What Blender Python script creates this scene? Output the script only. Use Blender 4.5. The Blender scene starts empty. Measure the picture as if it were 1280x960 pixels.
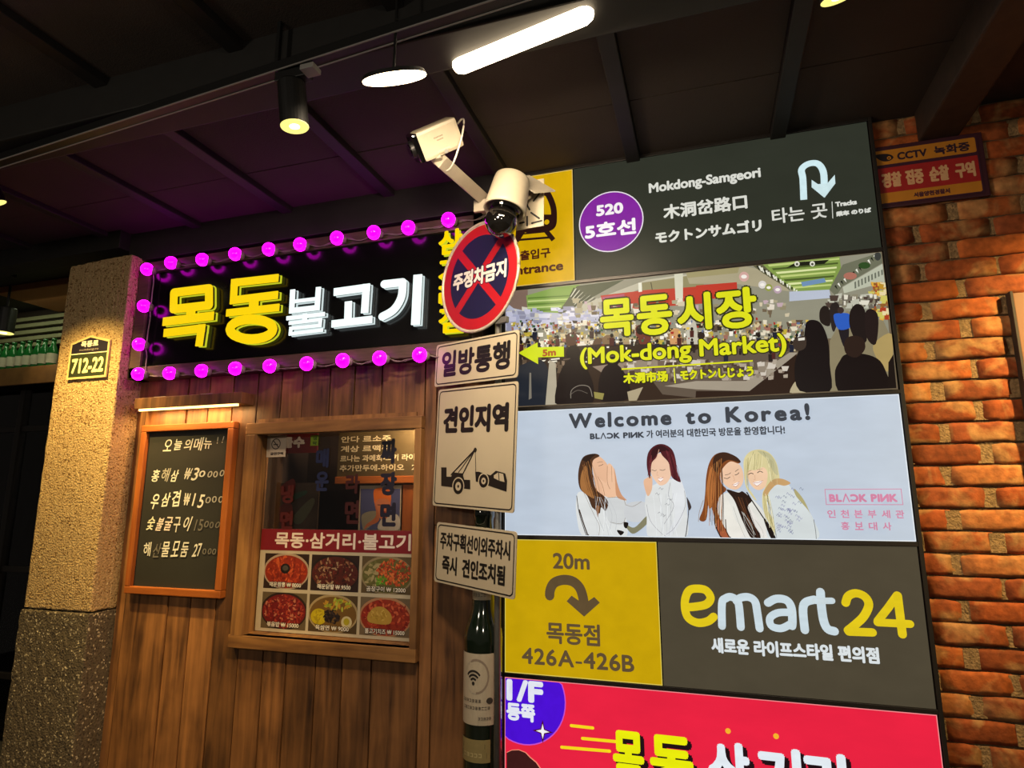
import bpy, bmesh, math, random
from mathutils import Vector, Matrix
random.seed(7)
S = bpy.context.scene
COL = S.collection
PI = math.pi

# ------------------------------------------------------------------ camera
F = 768.0
YAW, PITCH, ROLL = math.radians(-17.41872), math.radians(10.58764), math.radians(-0.08336)
EYE = Vector((0, 0, 1.55))
_f = Vector((math.sin(YAW)*math.cos(PITCH), math.cos(YAW)*math.cos(PITCH), math.sin(PITCH)))
_r = Vector((math.cos(YAW), -math.sin(YAW), 0)); _u = _r.cross(_f)
RX = _r*math.cos(ROLL)+_u*math.sin(ROLL); UX = -_r*math.sin(ROLL)+_u*math.cos(ROLL)
cam = bpy.data.cameras.new('camera'); cam.sensor_width = 36; cam.lens = F/1280*36
cam_o = bpy.data.objects.new('camera', cam); COL.objects.link(cam_o)
cam_o.matrix_world = Matrix(((RX.x, UX.x, -_f.x, EYE.x), (RX.y, UX.y, -_f.y, EYE.y), (RX.z, UX.z, -_f.z, EYE.z), (0, 0, 0, 1)))
S.camera = cam_o
# ------------------------------------------------------------------ world, exposure
w = bpy.data.worlds.new('night'); S.world = w; w.use_nodes = True
w.node_tree.nodes['Background'].inputs[0].default_value = (1.0, 0.86, 0.72, 1)
w.node_tree.nodes['Background'].inputs[1].default_value = 0.045
S.view_settings.view_transform = 'Standard'; S.view_settings.look = 'None'
S.view_settings.exposure = 0.0; S.view_settings.gamma = 1.0; S.view_settings.use_curve_mapping = False
try:
    S.cycles.use_denoising = True
    S.cycles.max_bounces = 6
    S.cycles.sample_clamp_indirect = 4
except Exception: pass

# unseen fill lights added behind the camera to lift the near ceiling and pillar top
for i_, (x_, y_) in enumerate(((-2.2, -1.3), (.6, -1.5))):
    L = bpy.data.lights.new('hall_fill', 'POINT'); L.energy = 48; L.color = (1, .88, .70); L.shadow_soft_size = .15
    lo = bpy.data.objects.new('hall_fill', L); COL.objects.link(lo); lo.location = (x_, y_, 2.3)
def ray(px, py):
    return RX*((px-640)/F)+UX*(-(py-480)/F)+_f
def W(px, py, y):                       # photo pixel -> (x, z) on the vertical plane at depth y
    d = ray(px, py); t = y/d.y
    return (d.x*t, 1.55+d.z*t)
def P(px, py, y):
    x, z = W(px, py, y); return Vector((x, y, z))

# ------------------------------------------------------------------ colours and materials
def lin(h):
    if isinstance(h, str):
        h = h.lstrip('#'); c = [int(h[i:i+2], 16)/255 for i in (0, 2, 4)]
    else: c = [v/255 for v in h]
    return tuple((v/12.92 if v <= .04045 else ((v+.055)/1.055)**2.4) for v in c)
def c4(h): return (*lin(h), 1)
def mat(name, col, rough=.6, metal=0, noise=0, nscale=20, bump=0, bscale=60, emit=None, es=0, spec=.5, coat=0, stretch=None):
    m = bpy.data.materials.new(name); m.use_nodes = True; nt = m.node_tree; b = nt.nodes['Principled BSDF']
    b.inputs['Base Color'].default_value = c4(col); b.inputs['Roughness'].default_value = rough
    b.inputs['Metallic'].default_value = metal; b.inputs['Specular IOR Level'].default_value = spec
    b.inputs['Coat Weight'].default_value = coat
    tc = nt.nodes.new('ShaderNodeTexCoord'); src = tc.outputs['Object']
    if stretch:
        mp = nt.nodes.new('ShaderNodeMapping'); mp.inputs['Scale'].default_value = stretch
        nt.links.new(src, mp.inputs[0]); src = mp.outputs[0]
    n = nt.nodes.new('ShaderNodeTexNoise'); n.inputs['Scale'].default_value = nscale; n.inputs['Detail'].default_value = 6
    nt.links.new(src, n.inputs['Vector'])
    k = noise if noise else .04
    mx = nt.nodes.new('ShaderNodeMix'); mx.data_type = 'RGBA'
    a = [max(0, v*(1-k)) for v in lin(col)]; c = [min(1, v*(1+k)) for v in lin(col)]
    mx.inputs[6].default_value = (*a, 1); mx.inputs[7].default_value = (*c, 1)
    cr = nt.nodes.new('ShaderNodeMapRange'); cr.inputs[1].default_value = .3; cr.inputs[2].default_value = .7
    nt.links.new(n.outputs[0], cr.inputs[0]); nt.links.new(cr.outputs[0], mx.inputs[0]); nt.links.new(mx.outputs[2], b.inputs['Base Color'])
    if bump:
        n2 = nt.nodes.new('ShaderNodeTexNoise'); n2.inputs['Scale'].default_value = bscale; n2.inputs['Detail'].default_value = 4
        nt.links.new(src, n2.inputs['Vector'])
        bp = nt.nodes.new('ShaderNodeBump'); bp.inputs['Strength'].default_value = bump; bp.inputs['Distance'].default_value = .01
        nt.links.new(n2.outputs[0], bp.inputs['Height']); nt.links.new(bp.outputs[0], b.inputs['Normal'])
    if emit:
        b.inputs['Emission Color'].default_value = c4(emit); b.inputs['Emission Strength'].default_value = es
    return m
def print_mat(name, backlit, rough=.35):
    """ink colours carried by the mesh; backlit ones glow through the film"""
    m = bpy.data.materials.new(name); m.use_nodes = True; nt = m.node_tree; b = nt.nodes['Principled BSDF']
    at = nt.nodes.new('ShaderNodeAttribute'); at.attribute_name = 'ink'
    n = nt.nodes.new('ShaderNodeTexNoise'); n.inputs['Scale'].default_value = 7; n.inputs['Detail'].default_value = 3
    mr = nt.nodes.new('ShaderNodeMapRange'); mr.inputs[1].default_value = .3; mr.inputs[2].default_value = .7
    mr.inputs[3].default_value = .94; mr.inputs[4].default_value = 1.05
    nt.links.new(n.outputs[0], mr.inputs[0])
    mx = nt.nodes.new('ShaderNodeVectorMath'); mx.operation = 'SCALE'
    nt.links.new(at.outputs['Color'], mx.inputs[0]); nt.links.new(mr.outputs[0], mx.inputs['Scale'])
    b.inputs['Roughness'].default_value = rough
    if backlit:
        dk = nt.nodes.new('ShaderNodeVectorMath'); dk.operation = 'SCALE'; dk.inputs['Scale'].default_value = .12
        nt.links.new(at.outputs['Color'], dk.inputs[0]); nt.links.new(dk.outputs[0], b.inputs['Base Color'])
        nt.links.new(mx.outputs[0], b.inputs['Emission Color']); b.inputs['Emission Strength'].default_value = backlit
        b.inputs['Specular IOR Level'].default_value = .1
    else:
        nt.links.new(mx.outputs[0], b.inputs['Base Color'])
    return m

def wood(name, dark, light, sx=14, rough=.55, rnd=True, axis='z', knots=True):
    m = bpy.data.materials.new(name); m.use_nodes = True; nt = m.node_tree; b = nt.nodes['Principled BSDF']
    tc = nt.nodes.new('ShaderNodeTexCoord'); oi = nt.nodes.new('ShaderNodeObjectInfo')
    mp = nt.nodes.new('ShaderNodeMapping')
    mp.inputs['Scale'].default_value = (sx, sx, 1.1) if axis == 'z' else (1.1, sx, sx)
    add = nt.nodes.new('ShaderNodeVectorMath'); add.operation = 'ADD'
    sc = nt.nodes.new('ShaderNodeVectorMath'); sc.operation = 'SCALE'; sc.inputs['Scale'].default_value = 9
    cb = nt.nodes.new('ShaderNodeCombineXYZ')
    for i in range(3): nt.links.new(oi.outputs['Random'], cb.inputs[i])
    nt.links.new(cb.outputs[0], sc.inputs[0]); nt.links.new(tc.outputs['Object'], add.inputs[0]); nt.links.new(sc.outputs[0], add.inputs[1])
    nt.links.new(add.outputs[0], mp.inputs[0])
    n = nt.nodes.new('ShaderNodeTexNoise'); n.inputs['Scale'].default_value = 2.2; n.inputs['Detail'].default_value = 9; n.inputs['Distortion'].default_value = .6
    nt.links.new(mp.outputs[0], n.inputs['Vector'])
    n2 = nt.nodes.new('ShaderNodeTexNoise'); n2.inputs['Scale'].default_value = 3.5; n2.inputs['Detail'].default_value = 4
    nt.links.new(add.outputs[0], n2.inputs['Vector'])
    mm = nt.nodes.new('ShaderNodeMath'); mm.operation = 'MULTIPLY_ADD'; mm.inputs[1].default_value = .55; nt.links.new(n.outputs[0], mm.inputs[0])
    m2 = nt.nodes.new('ShaderNodeMath'); m2.operation = 'MULTIPLY'; m2.inputs[1].default_value = .5; nt.links.new(n2.outputs[0], m2.inputs[0]); nt.links.new(m2.outputs[0], mm.inputs[2])
    rp = nt.nodes.new('ShaderNodeValToRGB'); e = rp.color_ramp.elements
    e[0].position = .36; e[0].color = c4(dark); e[1].position = .66; e[1].color = c4(light)
    nt.links.new(mm.outputs[0], rp.inputs[0])
    out = rp.outputs[0]
    if rnd:
        mr = nt.nodes.new('ShaderNodeMapRange'); mr.inputs[3].default_value = .62; mr.inputs[4].default_value = 1.25; nt.links.new(oi.outputs['Random'], mr.inputs[0])
        s2 = nt.nodes.new('ShaderNodeVectorMath'); s2.operation = 'SCALE'; nt.links.new(out, s2.inputs[0]); nt.links.new(mr.outputs[0], s2.inputs['Scale']); out = s2.outputs[0]
    nt.links.new(out, b.inputs['Base Color']); b.inputs['Roughness'].default_value = rough
    bp = nt.nodes.new('ShaderNodeBump'); bp.inputs['Strength'].default_value = .35; bp.inputs['Distance'].default_value = .004
    nt.links.new(n.outputs[0], bp.inputs['Height']); nt.links.new(bp.outputs[0], b.inputs['Normal'])
    return m

def brick_mat():
    m = bpy.data.materials.new('old_brick'); m.use_nodes = True; nt = m.node_tree; b = nt.nodes['Principled BSDF']
    tc = nt.nodes.new('ShaderNodeTexCoord'); oi = nt.nodes.new('ShaderNodeObjectInfo')
    ad = nt.nodes.new('ShaderNodeVectorMath'); ad.operation = 'ADD'
    nt.links.new(tc.outputs['Object'], ad.inputs[0]); nt.links.new(oi.outputs['Location'], ad.inputs[1])
    rp = nt.nodes.new('ShaderNodeValToRGB'); e = rp.color_ramp.elements
    e[0].position = 0; e[0].color = c4('#7a3c1c'); e[1].position = 1; e[1].color = c4('#a8683a')
    for p_, c_ in ((.3, '#96481f'), (.55, '#884424'), (.8, '#ab5826')):
        k = e.new(p_); k.color = c4(c_)
    nt.links.new(oi.outputs['Random'], rp.inputs[0])
    n = nt.nodes.new('ShaderNodeTexNoise'); n.inputs['Scale'].default_value = 9; n.inputs['Detail'].default_value = 5; n.inputs['Distortion'].default_value = .8
    nt.links.new(ad.outputs[0], n.inputs['Vector'])
    r2 = nt.nodes.new('ShaderNodeMapRange'); r2.inputs[1].default_value = .49; r2.inputs[2].default_value = .63; r2.inputs[4].default_value = .55; nt.links.new(n.outputs[0], r2.inputs[0])
    mx = nt.nodes.new('ShaderNodeMix'); mx.data_type = 'RGBA'; mx.inputs[7].default_value = c4('#b08a58')
    nt.links.new(r2.outputs[0], mx.inputs[0]); nt.links.new(rp.outputs[0], mx.inputs[6])
    n3 = nt.nodes.new('ShaderNodeTexNoise'); n3.inputs['Scale'].default_value = 40; n3.inputs['Detail'].default_value = 6
    nt.links.new(ad.outputs[0], n3.inputs['Vector'])
    r3 = nt.nodes.new('ShaderNodeMapRange'); r3.inputs[1].default_value = .3; r3.inputs[2].default_value = .7; r3.inputs[3].default_value = .62; r3.inputs[4].default_value = 1.25; nt.links.new(n3.outputs[0], r3.inputs[0])
    sc = nt.nodes.new('ShaderNodeVectorMath'); sc.operation = 'SCALE'; nt.links.new(mx.outputs[2], sc.inputs[0]); nt.links.new(r3.outputs[0], sc.inputs['Scale'])
    nt.links.new(sc.outputs[0], b.inputs['Base Color']); b.inputs['Roughness'].default_value = .85; b.inputs['Specular IOR Level'].default_value = .25
    bp = nt.nodes.new('ShaderNodeBump'); bp.inputs['Strength'].default_value = .6; bp.inputs['Distance'].default_value = .006
    nt.links.new(n3.outputs[0], bp.inputs['Height']); nt.links.new(bp.outputs[0], b.inputs['Normal'])
    return m

def speckle(name, base, hi, lo, scale, bump):
    m = bpy.data.materials.new(name); m.use_nodes = True; nt = m.node_tree; b = nt.nodes['Principled BSDF']
    tc = nt.nodes.new('ShaderNodeTexCoord')
    v = nt.nodes.new('ShaderNodeTexVoronoi'); v.inputs['Scale'].default_value = scale; nt.links.new(tc.outputs['Object'], v.inputs['Vector'])
    rp = nt.nodes.new('ShaderNodeValToRGB'); rp.color_ramp.interpolation = 'CONSTANT'; e = rp.color_ramp.elements
    e[0].color = c4(lo); e[0].position = 0; e[1].position = .12; e[1].color = c4(base)
    k = e.new(.93); k.color = c4(hi)
    sp = nt.nodes.new('ShaderNodeSeparateColor'); nt.links.new(v.outputs['Color'], sp.inputs[0]); nt.links.new(sp.outputs[0], rp.inputs[0])
    n = nt.nodes.new('ShaderNodeTexNoise'); n.inputs['Scale'].default_value = 160; n.inputs['Detail'].default_value = 3; nt.links.new(tc.outputs['Object'], n.inputs['Vector'])
    mr = nt.nodes.new('ShaderNodeMapRange'); mr.inputs[1].default_value = .3; mr.inputs[2].default_value = .7; mr.inputs[3].default_value = .7; mr.inputs[4].default_value = 1.2; nt.links.new(n.outputs[0], mr.inputs[0])
    sc = nt.nodes.new('ShaderNodeVectorMath'); sc.operation = 'SCALE'; nt.links.new(rp.outputs[0], sc.inputs[0]); nt.links.new(mr.outputs[0], sc.inputs['Scale'])
    nt.links.new(sc.outputs[0], b.inputs['Base Color']); b.inputs['Roughness'].default_value = .8
    n2 = nt.nodes.new('ShaderNodeTexNoise'); n2.inputs['Scale'].default_value = 110; n2.inputs['Detail'].default_value = 2; nt.links.new(tc.outputs['Object'], n2.inputs['Vector'])
    bp = nt.nodes.new('ShaderNodeBump'); bp.inputs['Strength'].default_value = bump; bp.inputs['Distance'].default_value = .012
    nt.links.new(n2.outputs[0], bp.inputs['Height']); nt.links.new(bp.outputs[0], b.inputs['Normal'])
    return m

M = dict(
    brick=brick_mat(), mortar=mat('mortar', '#54402a', .95, noise=.35, nscale=30, bump=.8, bscale=120),
    joint=mat('joint_mortar', '#8a6c48', .95, noise=.35, nscale=60, bump=.8, bscale=160),
    plank=wood('weathered_plank', '#3a2212', '#96653a'), trimwood=wood('frame_wood', '#54341a', '#9c6e3c', rnd=False),
    trimwood_x=wood('frame_wood_across', '#54341a', '#9c6e3c', rnd=False, axis='x'),
    orangewood=wood('varnished_wood', '#7a3c10', '#a65c20', rnd=False), orangewood_x=wood('varnished_wood_across', '#7a3c10', '#a65c20', rnd=False, axis='x'),
    plaster=speckle('rough_plaster', '#b29468', '#c4aa7c', '#7c5c34', 130, .8),
    granite=speckle('flamed_granite', '#5c5040', '#b8aa90', '#3a3026', 150, .6),
    ceil=mat('dark_ceiling_panel', '#3c322c', .85, noise=.12, nscale=4, bump=.2, bscale=200),
    rib=mat('black_rib', '#1c1817', .6, noise=.2), beam=mat('dark_beam', '#181614', .6, noise=.15),
    rafter=mat('dark_wooden_rafter', '#2d2019', .7, noise=.25, nscale=30),
    black=mat('black_metal', '#121212', .45), blackgloss=mat('black_gloss_panel', '#0b0b0c', .18, spec=.5, noise=.3, nscale=3),
    track=mat('track_metal', '#8c8984', .5, metal=.1), greymetal=mat('galvanised_steel', '#8e8c88', .4, metal=.7, noise=.15),
    cream=mat('cream_painted_metal', '#c6baa2', .4, noise=.05), cream2=mat('greyish_painted_metal', '#b5aa97', .45, noise=.08),
    frame=mat('dark_aluminium_frame', '#2a2624', .4, metal=.3), bronze=mat('brown_sign_frame', '#4b3a30', .45, noise=.3, nscale=12, stretch=(1, 10, 10)),
    lens=mat('camera_lens_black', '#080809', .08, spec=.8, coat=1), dome=mat('smoked_dome', '#0d0c0b', .06, spec=.8, coat=1),
    glassgreen=mat('green_bottle_glass', '#1f6a30', .12, spec=.8, noise=.2), paper=mat('paper_label', '#c9c4ae', .7, noise=.1),
    darkbottle=mat('dark_green_glass', '#101a10', .1, spec=.9, noise=.2, nscale=5, coat=.6),
    wallboard=mat('peach_painted_board', '#7a4c2c', .6, noise=.06, nscale=4), white=mat('white_plastic', '#d8d2c4', .45),
    slat=mat('pale_slat', '#8f8c6a', .6), shelf=mat('wooden_shelf', '#8a6232', .55, noise=.25, nscale=10), darkwall=mat('dark_wall', '#1e1813', .8, noise=.2),
    floor=mat('dark_stone_floor', '#3a3632', .6, noise=.2, nscale=5, bump=.2), chalk=mat('blackboard', '#1d1d1b', .75, noise=.15, nscale=6),
    soffit=mat('orange_soffit', '#a2683a', .6), cable=mat('grey_cable', '#7b6a6a', .5), wcable=mat('white_cable', '#d8d0c0', .5), inside=mat('dim_interior_wall', '#2a1c14', .8, noise=.3, nscale=4))
M['hot'] = mat('lamp_diffuser_warm_white', '#ffffff', .5, emit='#ffe2b0', es=14)
M['hot2'] = mat('lamp_tube_warm_white', '#ffffff', .5, emit='#ffe6bd', es=14)
M['strip'] = mat('warm_led_strip', '#ffffff', .5, emit='#ffc36a', es=4.5)
M['mouth'] = mat('spot_reflector_lit', '#c9c08a', .3, emit='#e8dd7a', es=1.3)
M['mouthhot'] = mat('spot_chip_lit', '#ffffff', .3, emit='#fff6c0', es=6)
M['yellow_lit'] = mat('lit_yellow_acrylic', '#403000', .5, emit='#f6cf04', es=1.05)
M['white_lit'] = mat('lit_white_acrylic', '#404040', .5, emit='#e2f2f0', es=1.25)
M['yellow_rim'] = mat('lit_yellow_edge', '#303000', .5, emit='#cfd428', es=.9)
M['white_rim'] = mat('lit_white_edge', '#303030', .5, emit='#d5e6e6', es=.9)
M['lit'] = print_mat('backlit_film', 1.0)
M['ink'] = print_mat('printed_ink', 0, .5)
M['edge_white'] = mat('lit_acrylic_edge', '#808080', .5, emit='#e8f0f4', es=.9)
# magenta bulb: the glass rim is paler than its centre
def bulb_mat():
    m = mat('magenta_bulb_glass', '#400040', .2); nt = m.node_tree; b = nt.nodes['Principled BSDF']
    lw = nt.nodes.new('ShaderNodeLayerWeight'); lw.inputs[0].default_value = .12
    mx = nt.nodes.new('ShaderNodeMix'); mx.data_type = 'RGBA'; mx.inputs[6].default_value = (1.0, .0, .93, 1); mx.inputs[7].default_value = (1.0, .015, .85, 1)
    nt.links.new(lw.outputs['Facing'], mx.inputs[0]); nt.links.new(mx.outputs[2], b.inputs['Emission Color']); b.inputs['Emission Strength'].default_value = 5.0
    return m
M['bulb'] = bulb_mat()
def glass_mat():
    m = bpy.data.materials.new('window_glass'); m.use_nodes = True; nt = m.node_tree
    for n in list(nt.nodes): nt.nodes.remove(n)
    o = nt.nodes.new('ShaderNodeOutputMaterial'); t = nt.nodes.new('ShaderNodeBsdfTransparent'); t.inputs[0].default_value = (.86, .86, .88, 1)
    g = nt.nodes.new('ShaderNodeBsdfGlossy'); g.inputs[1].default_value = .03; g.inputs[0].default_value = (.9, .9, .9, 1)
    f = nt.nodes.new('ShaderNodeFresnel'); f.inputs[0].default_value = 1.5; x = nt.nodes.new('ShaderNodeMixShader')
    nt.links.new(f.outputs[0], x.inputs[0]); nt.links.new(t.outputs[0], x.inputs[1]); nt.links.new(g.outputs[0], x.inputs[2]); nt.links.new(x.outputs[0], o.inputs[0])
    return m
M['glass'] = glass_mat()

# ------------------------------------------------------------------ object helpers
def wloc(o):
    v = Vector((0, 0, 0))
    while o is not None: v = v+o.location; o = o.parent
    return v
def obj(name, bm, m, parent=None, local=False, smooth=False):
    me = bpy.data.meshes.new(name)
    if parent is not None and not local:
        bmesh.ops.translate(bm, verts=bm.verts, vec=-wloc(parent))
    bm.to_mesh(me); bm.free(); me.materials.append(m)
    if smooth:
        for p_ in me.polygons: p_.use_smooth = True
    o = bpy.data.objects.new(name, me); COL.objects.link(o)
    if parent is not None: o.parent = parent
    return o
def thing(name, label, cat, loc=(0, 0, 0), group=None):
    o = bpy.data.objects.new(name, None); o.empty_display_size = .05; COL.objects.link(o); o.location = loc
    o['label'] = label; o['category'] = cat
    if group: o['group'] = group
    return o
def tag(o, label, cat, group=None):
    o['label'] = label; o['category'] = cat
    if group: o['group'] = group
    return o
def struct(o, label=None, cat=None):
    o['kind'] = 'structure'
    if label: o['label'] = label
    if cat: o['category'] = cat
    return o
def B(): return bmesh.new()
def box(bm, x0, x1, y0, y1, z0, z1, bev=0, mtx=None):
    old = set(bm.verts); r = bmesh.ops.create_cube(bm, size=1)
    vs = r['verts']
    bmesh.ops.transform(bm, matrix=Matrix.Translation(((x0+x1)/2, (y0+y1)/2, (z0+z1)/2)) @ Matrix.Diagonal((abs(x1-x0), abs(y1-y0), abs(z1-z0), 1)), verts=vs)
    if bev:
        es = list({e for v in vs for e in v.link_edges})
        g = bmesh.ops.bevel(bm, geom=es, offset=bev, segments=2, affect='EDGES', profile=.6)
        vs = g['verts']
        vs = list({v for f in g['faces'] for v in f.verts} | {v for v in vs if v.is_valid})
    if mtx is not None: bmesh.ops.transform(bm, matrix=mtx, verts=[v for v in bm.verts if v not in old])
    return bm
def frame_axes(a, b):
    d = (b-a).normalized(); up = Vector((0, 0, 1)) if abs(d.z) < .95 else Vector((0, 1, 0))
    x = up.cross(d).normalized(); y = d.cross(x); return d, x, y
def cyl(bm, a, b, r, r2=None, n=24, caps=True):
    a = Vector(a); b = Vector(b); r2 = r if r2 is None else r2
    d, x, y = frame_axes(a, b)
    A = [bm.verts.new(a+(x*math.cos(t)+y*math.sin(t))*r) for t in [2*PI*i/n for i in range(n)]]
    C = [bm.verts.new(b+(x*math.cos(t)+y*math.sin(t))*r2) for t in [2*PI*i/n for i in range(n)]]
    for i in range(n):
        j = (i+1) % n; bm.faces.new((A[i], A[j], C[j], C[i]))
    if caps: bm.faces.new(A[::-1]); bm.faces.new(C)
    return bm
def lathe(bm, a, b, prof, n=32):
    """profile of (t along a->b in metres, radius)"""
    a = Vector(a); b = Vector(b); d, x, y = frame_axes(a, b); rings = []
    for t, r in prof:
        rings.append([bm.verts.new(a+d*t+(x*math.cos(2*PI*i/n)+y*math.sin(2*PI*i/n))*max(r, 1e-4)) for i in range(n)])
    for A, C in zip(rings, rings[1:]):
        for i in range(n):
            j = (i+1) % n; bm.faces.new((A[i], A[j], C[j], C[i]))
    bm.faces.new(rings[0][::-1]); bm.faces.new(rings[-1])
    return bm
def tube(bm, pts, r, n=8):
    pts = [Vector(p_) for p_ in pts]; rings = []
    for i, p_ in enumerate(pts):
        a = pts[max(0, i-1)]; b = pts[min(len(pts)-1, i+1)]
        d, x, y = frame_axes(a, b)
        rings.append([bm.verts.new(p_+(x*math.cos(2*PI*k/n)+y*math.sin(2*PI*k/n))*r) for k in range(n)])
    for A, C in zip(rings, rings[1:]):
        for i in range(n):
            j = (i+1) % n; bm.faces.new((A[i], A[j], C[j], C[i]))
    bm.faces.new(rings[0][::-1]); bm.faces.new(rings[-1]); return bm
def sphere(bm, c, r, sub=24, scale=(1, 1, 1)):
    bmesh.ops.create_uvsphere(bm, u_segments=sub, v_segments=max(8, sub//2), radius=r, matrix=Matrix.Translation(Vector(c)) @ Matrix.Diagonal((*scale, 1)))
    return bm
def obox(bm, c, ax, ay, az, sx, sy, sz, bev=0):
    """box centred on c with unit axes"""
    m = Matrix(((ax.x, ay.x, az.x, c.x), (ax.y, ay.y, az.y, c.y), (ax.z, ay.z, az.z, c.z), (0, 0, 0, 1)))
    return box(bm, -sx/2, sx/2, -sy/2, sy/2, -sz/2, sz/2, bev, m)
def prism(bm, poly, y0, y1):
    """poly of (x,z), extruded between two depths"""
    A = [bm.verts.new((x, y0, z)) for x, z in poly]; C = [bm.verts.new((x, y1, z)) for x, z in poly]; n = len(poly)
    bm.faces.new(A); bm.faces.new(C[::-1])
    for i in range(n):
        j = (i+1) % n; bm.faces.new((A[j], A[i], C[i], C[j]))
    return bm
def spline(pts, seg=6, closed=False):
    n = len(pts); out = []
    rng = range(n) if closed else range(n-1)
    for i in rng:
        if closed: p0, p1, p2, p3 = pts[(i-1) % n], pts[i], pts[(i+1) % n], pts[(i+2) % n]
        else: p0, p1, p2, p3 = pts[max(i-1, 0)], pts[i], pts[i+1], pts[min(i+2, n-1)]
        for k in range(seg):
            t = k/seg
            out.append(tuple(.5*((2*b)+(-a+c)*t+(2*a-5*b+4*c-d)*t*t+(-a+3*b-3*c+d)*t**3) for a, b, c, d in zip(p0, p1, p2, p3)))
    if not closed: out.append(tuple(pts[-1]))
    return out
def disc_pts(cx, cz, rx, rz=None, n=28, a0=0, a1=2*PI):
    rz = rx if rz is None else rz
    full = abs(a1-a0-2*PI) < 1e-6
    return [(cx+rx*math.cos(a0+(a1-a0)*i/(n if full else n-1)), cz+rz*math.sin(a0+(a1-a0)*i/(n if full else n-1))) for i in range(n)]
def stroke_polys(pts, wd, cap='round', closed=False):
    """a pen stroke of width wd as quads plus joint discs"""
    out = []; n = len(pts)
    segs = [(pts[i], pts[(i+1) % n]) for i in range(n if closed else n-1)]
    for a, b in segs:
        dx, dz = b[0]-a[0], b[1]-a[1]; L = math.hypot(dx, dz) or 1e-9; dx /= L; dz /= L; h = wd/2
        e = h if cap == 'square' else 0
        a = (a[0]-dx*e, a[1]-dz*e); b = (b[0]+dx*e, b[1]+dz*e)
        out.append([(a[0]-dz*h, a[1]+dx*h), (b[0]-dz*h, b[1]+dx*h), (b[0]+dz*h, b[1]-dx*h), (a[0]+dz*h, a[1]-dx*h)])
    if cap != 'square':
        js = pts if cap == 'round' else pts[1:-1]
        for p_ in js: out.append(disc_pts(p_[0], p_[1], wd/2, n=12))
    return out

class Copies(list):
    def __init__(s): super().__init__(); s.sets = []
    def map(s, f):
        o = Copies()
        for c in s.sets: o.sets.append([f(q) for q in c]); o += o.sets[-1]
        return o
_tc = {}
def text_geom(body):
    if body in _tc: return _tc[body]
    c = bpy.data.curves.new('t', 'FONT'); c.body = body; c.resolution_u = 4
    o = bpy.data.objects.new('t', c); COL.objects.link(o)
    me = bpy.data.meshes.new_from_object(o)
    polys = [[(me.vertices[i].co.x, me.vertices[i].co.y) for i in p_.vertices] for p_ in me.polygons]
    bpy.data.objects.remove(o); bpy.data.curves.remove(c); bpy.data.meshes.remove(me)
    xs = [v[0] for q in polys for v in q]; ys = [v[1] for q in polys for v in q]
    _tc[body] = (polys, min(xs), max(xs), min(ys), max(ys)); return _tc[body]
def text_polys(body, x0, z0, x1, z1, bold=0, shear=0, flip=False):
    """the word fitted to a rectangle; bold thickens every stroke by that many metres"""
    polys, a, b, c, d = text_geom(body); x0 += bold; x1 -= bold; z0 += bold; z1 -= bold
    if b-a < 1e-6: b = a+1e-6
    if x1-x0 < .0006: x0, x1 = (x0+x1)/2-.0003, (x0+x1)/2+.0003
    out = Copies()
    offs = [(0, 0)]
    if bold: offs += [(bold*math.cos(PI/4*k), bold*math.sin(PI/4*k)) for k in range(8)]
    for ox, oz in offs:
        out.sets.append([])
        for q in polys:
            r = []
            for x, y in q:
                u = (x-a)/(b-a); v = (y-c)/(d-c); r.append((x0+u*(x1-x0)+shear*v*(z1-z0)+ox, z0+v*(z1-z0)+oz))
            out.append(r); out.sets[-1].append(r)
    return out

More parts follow.
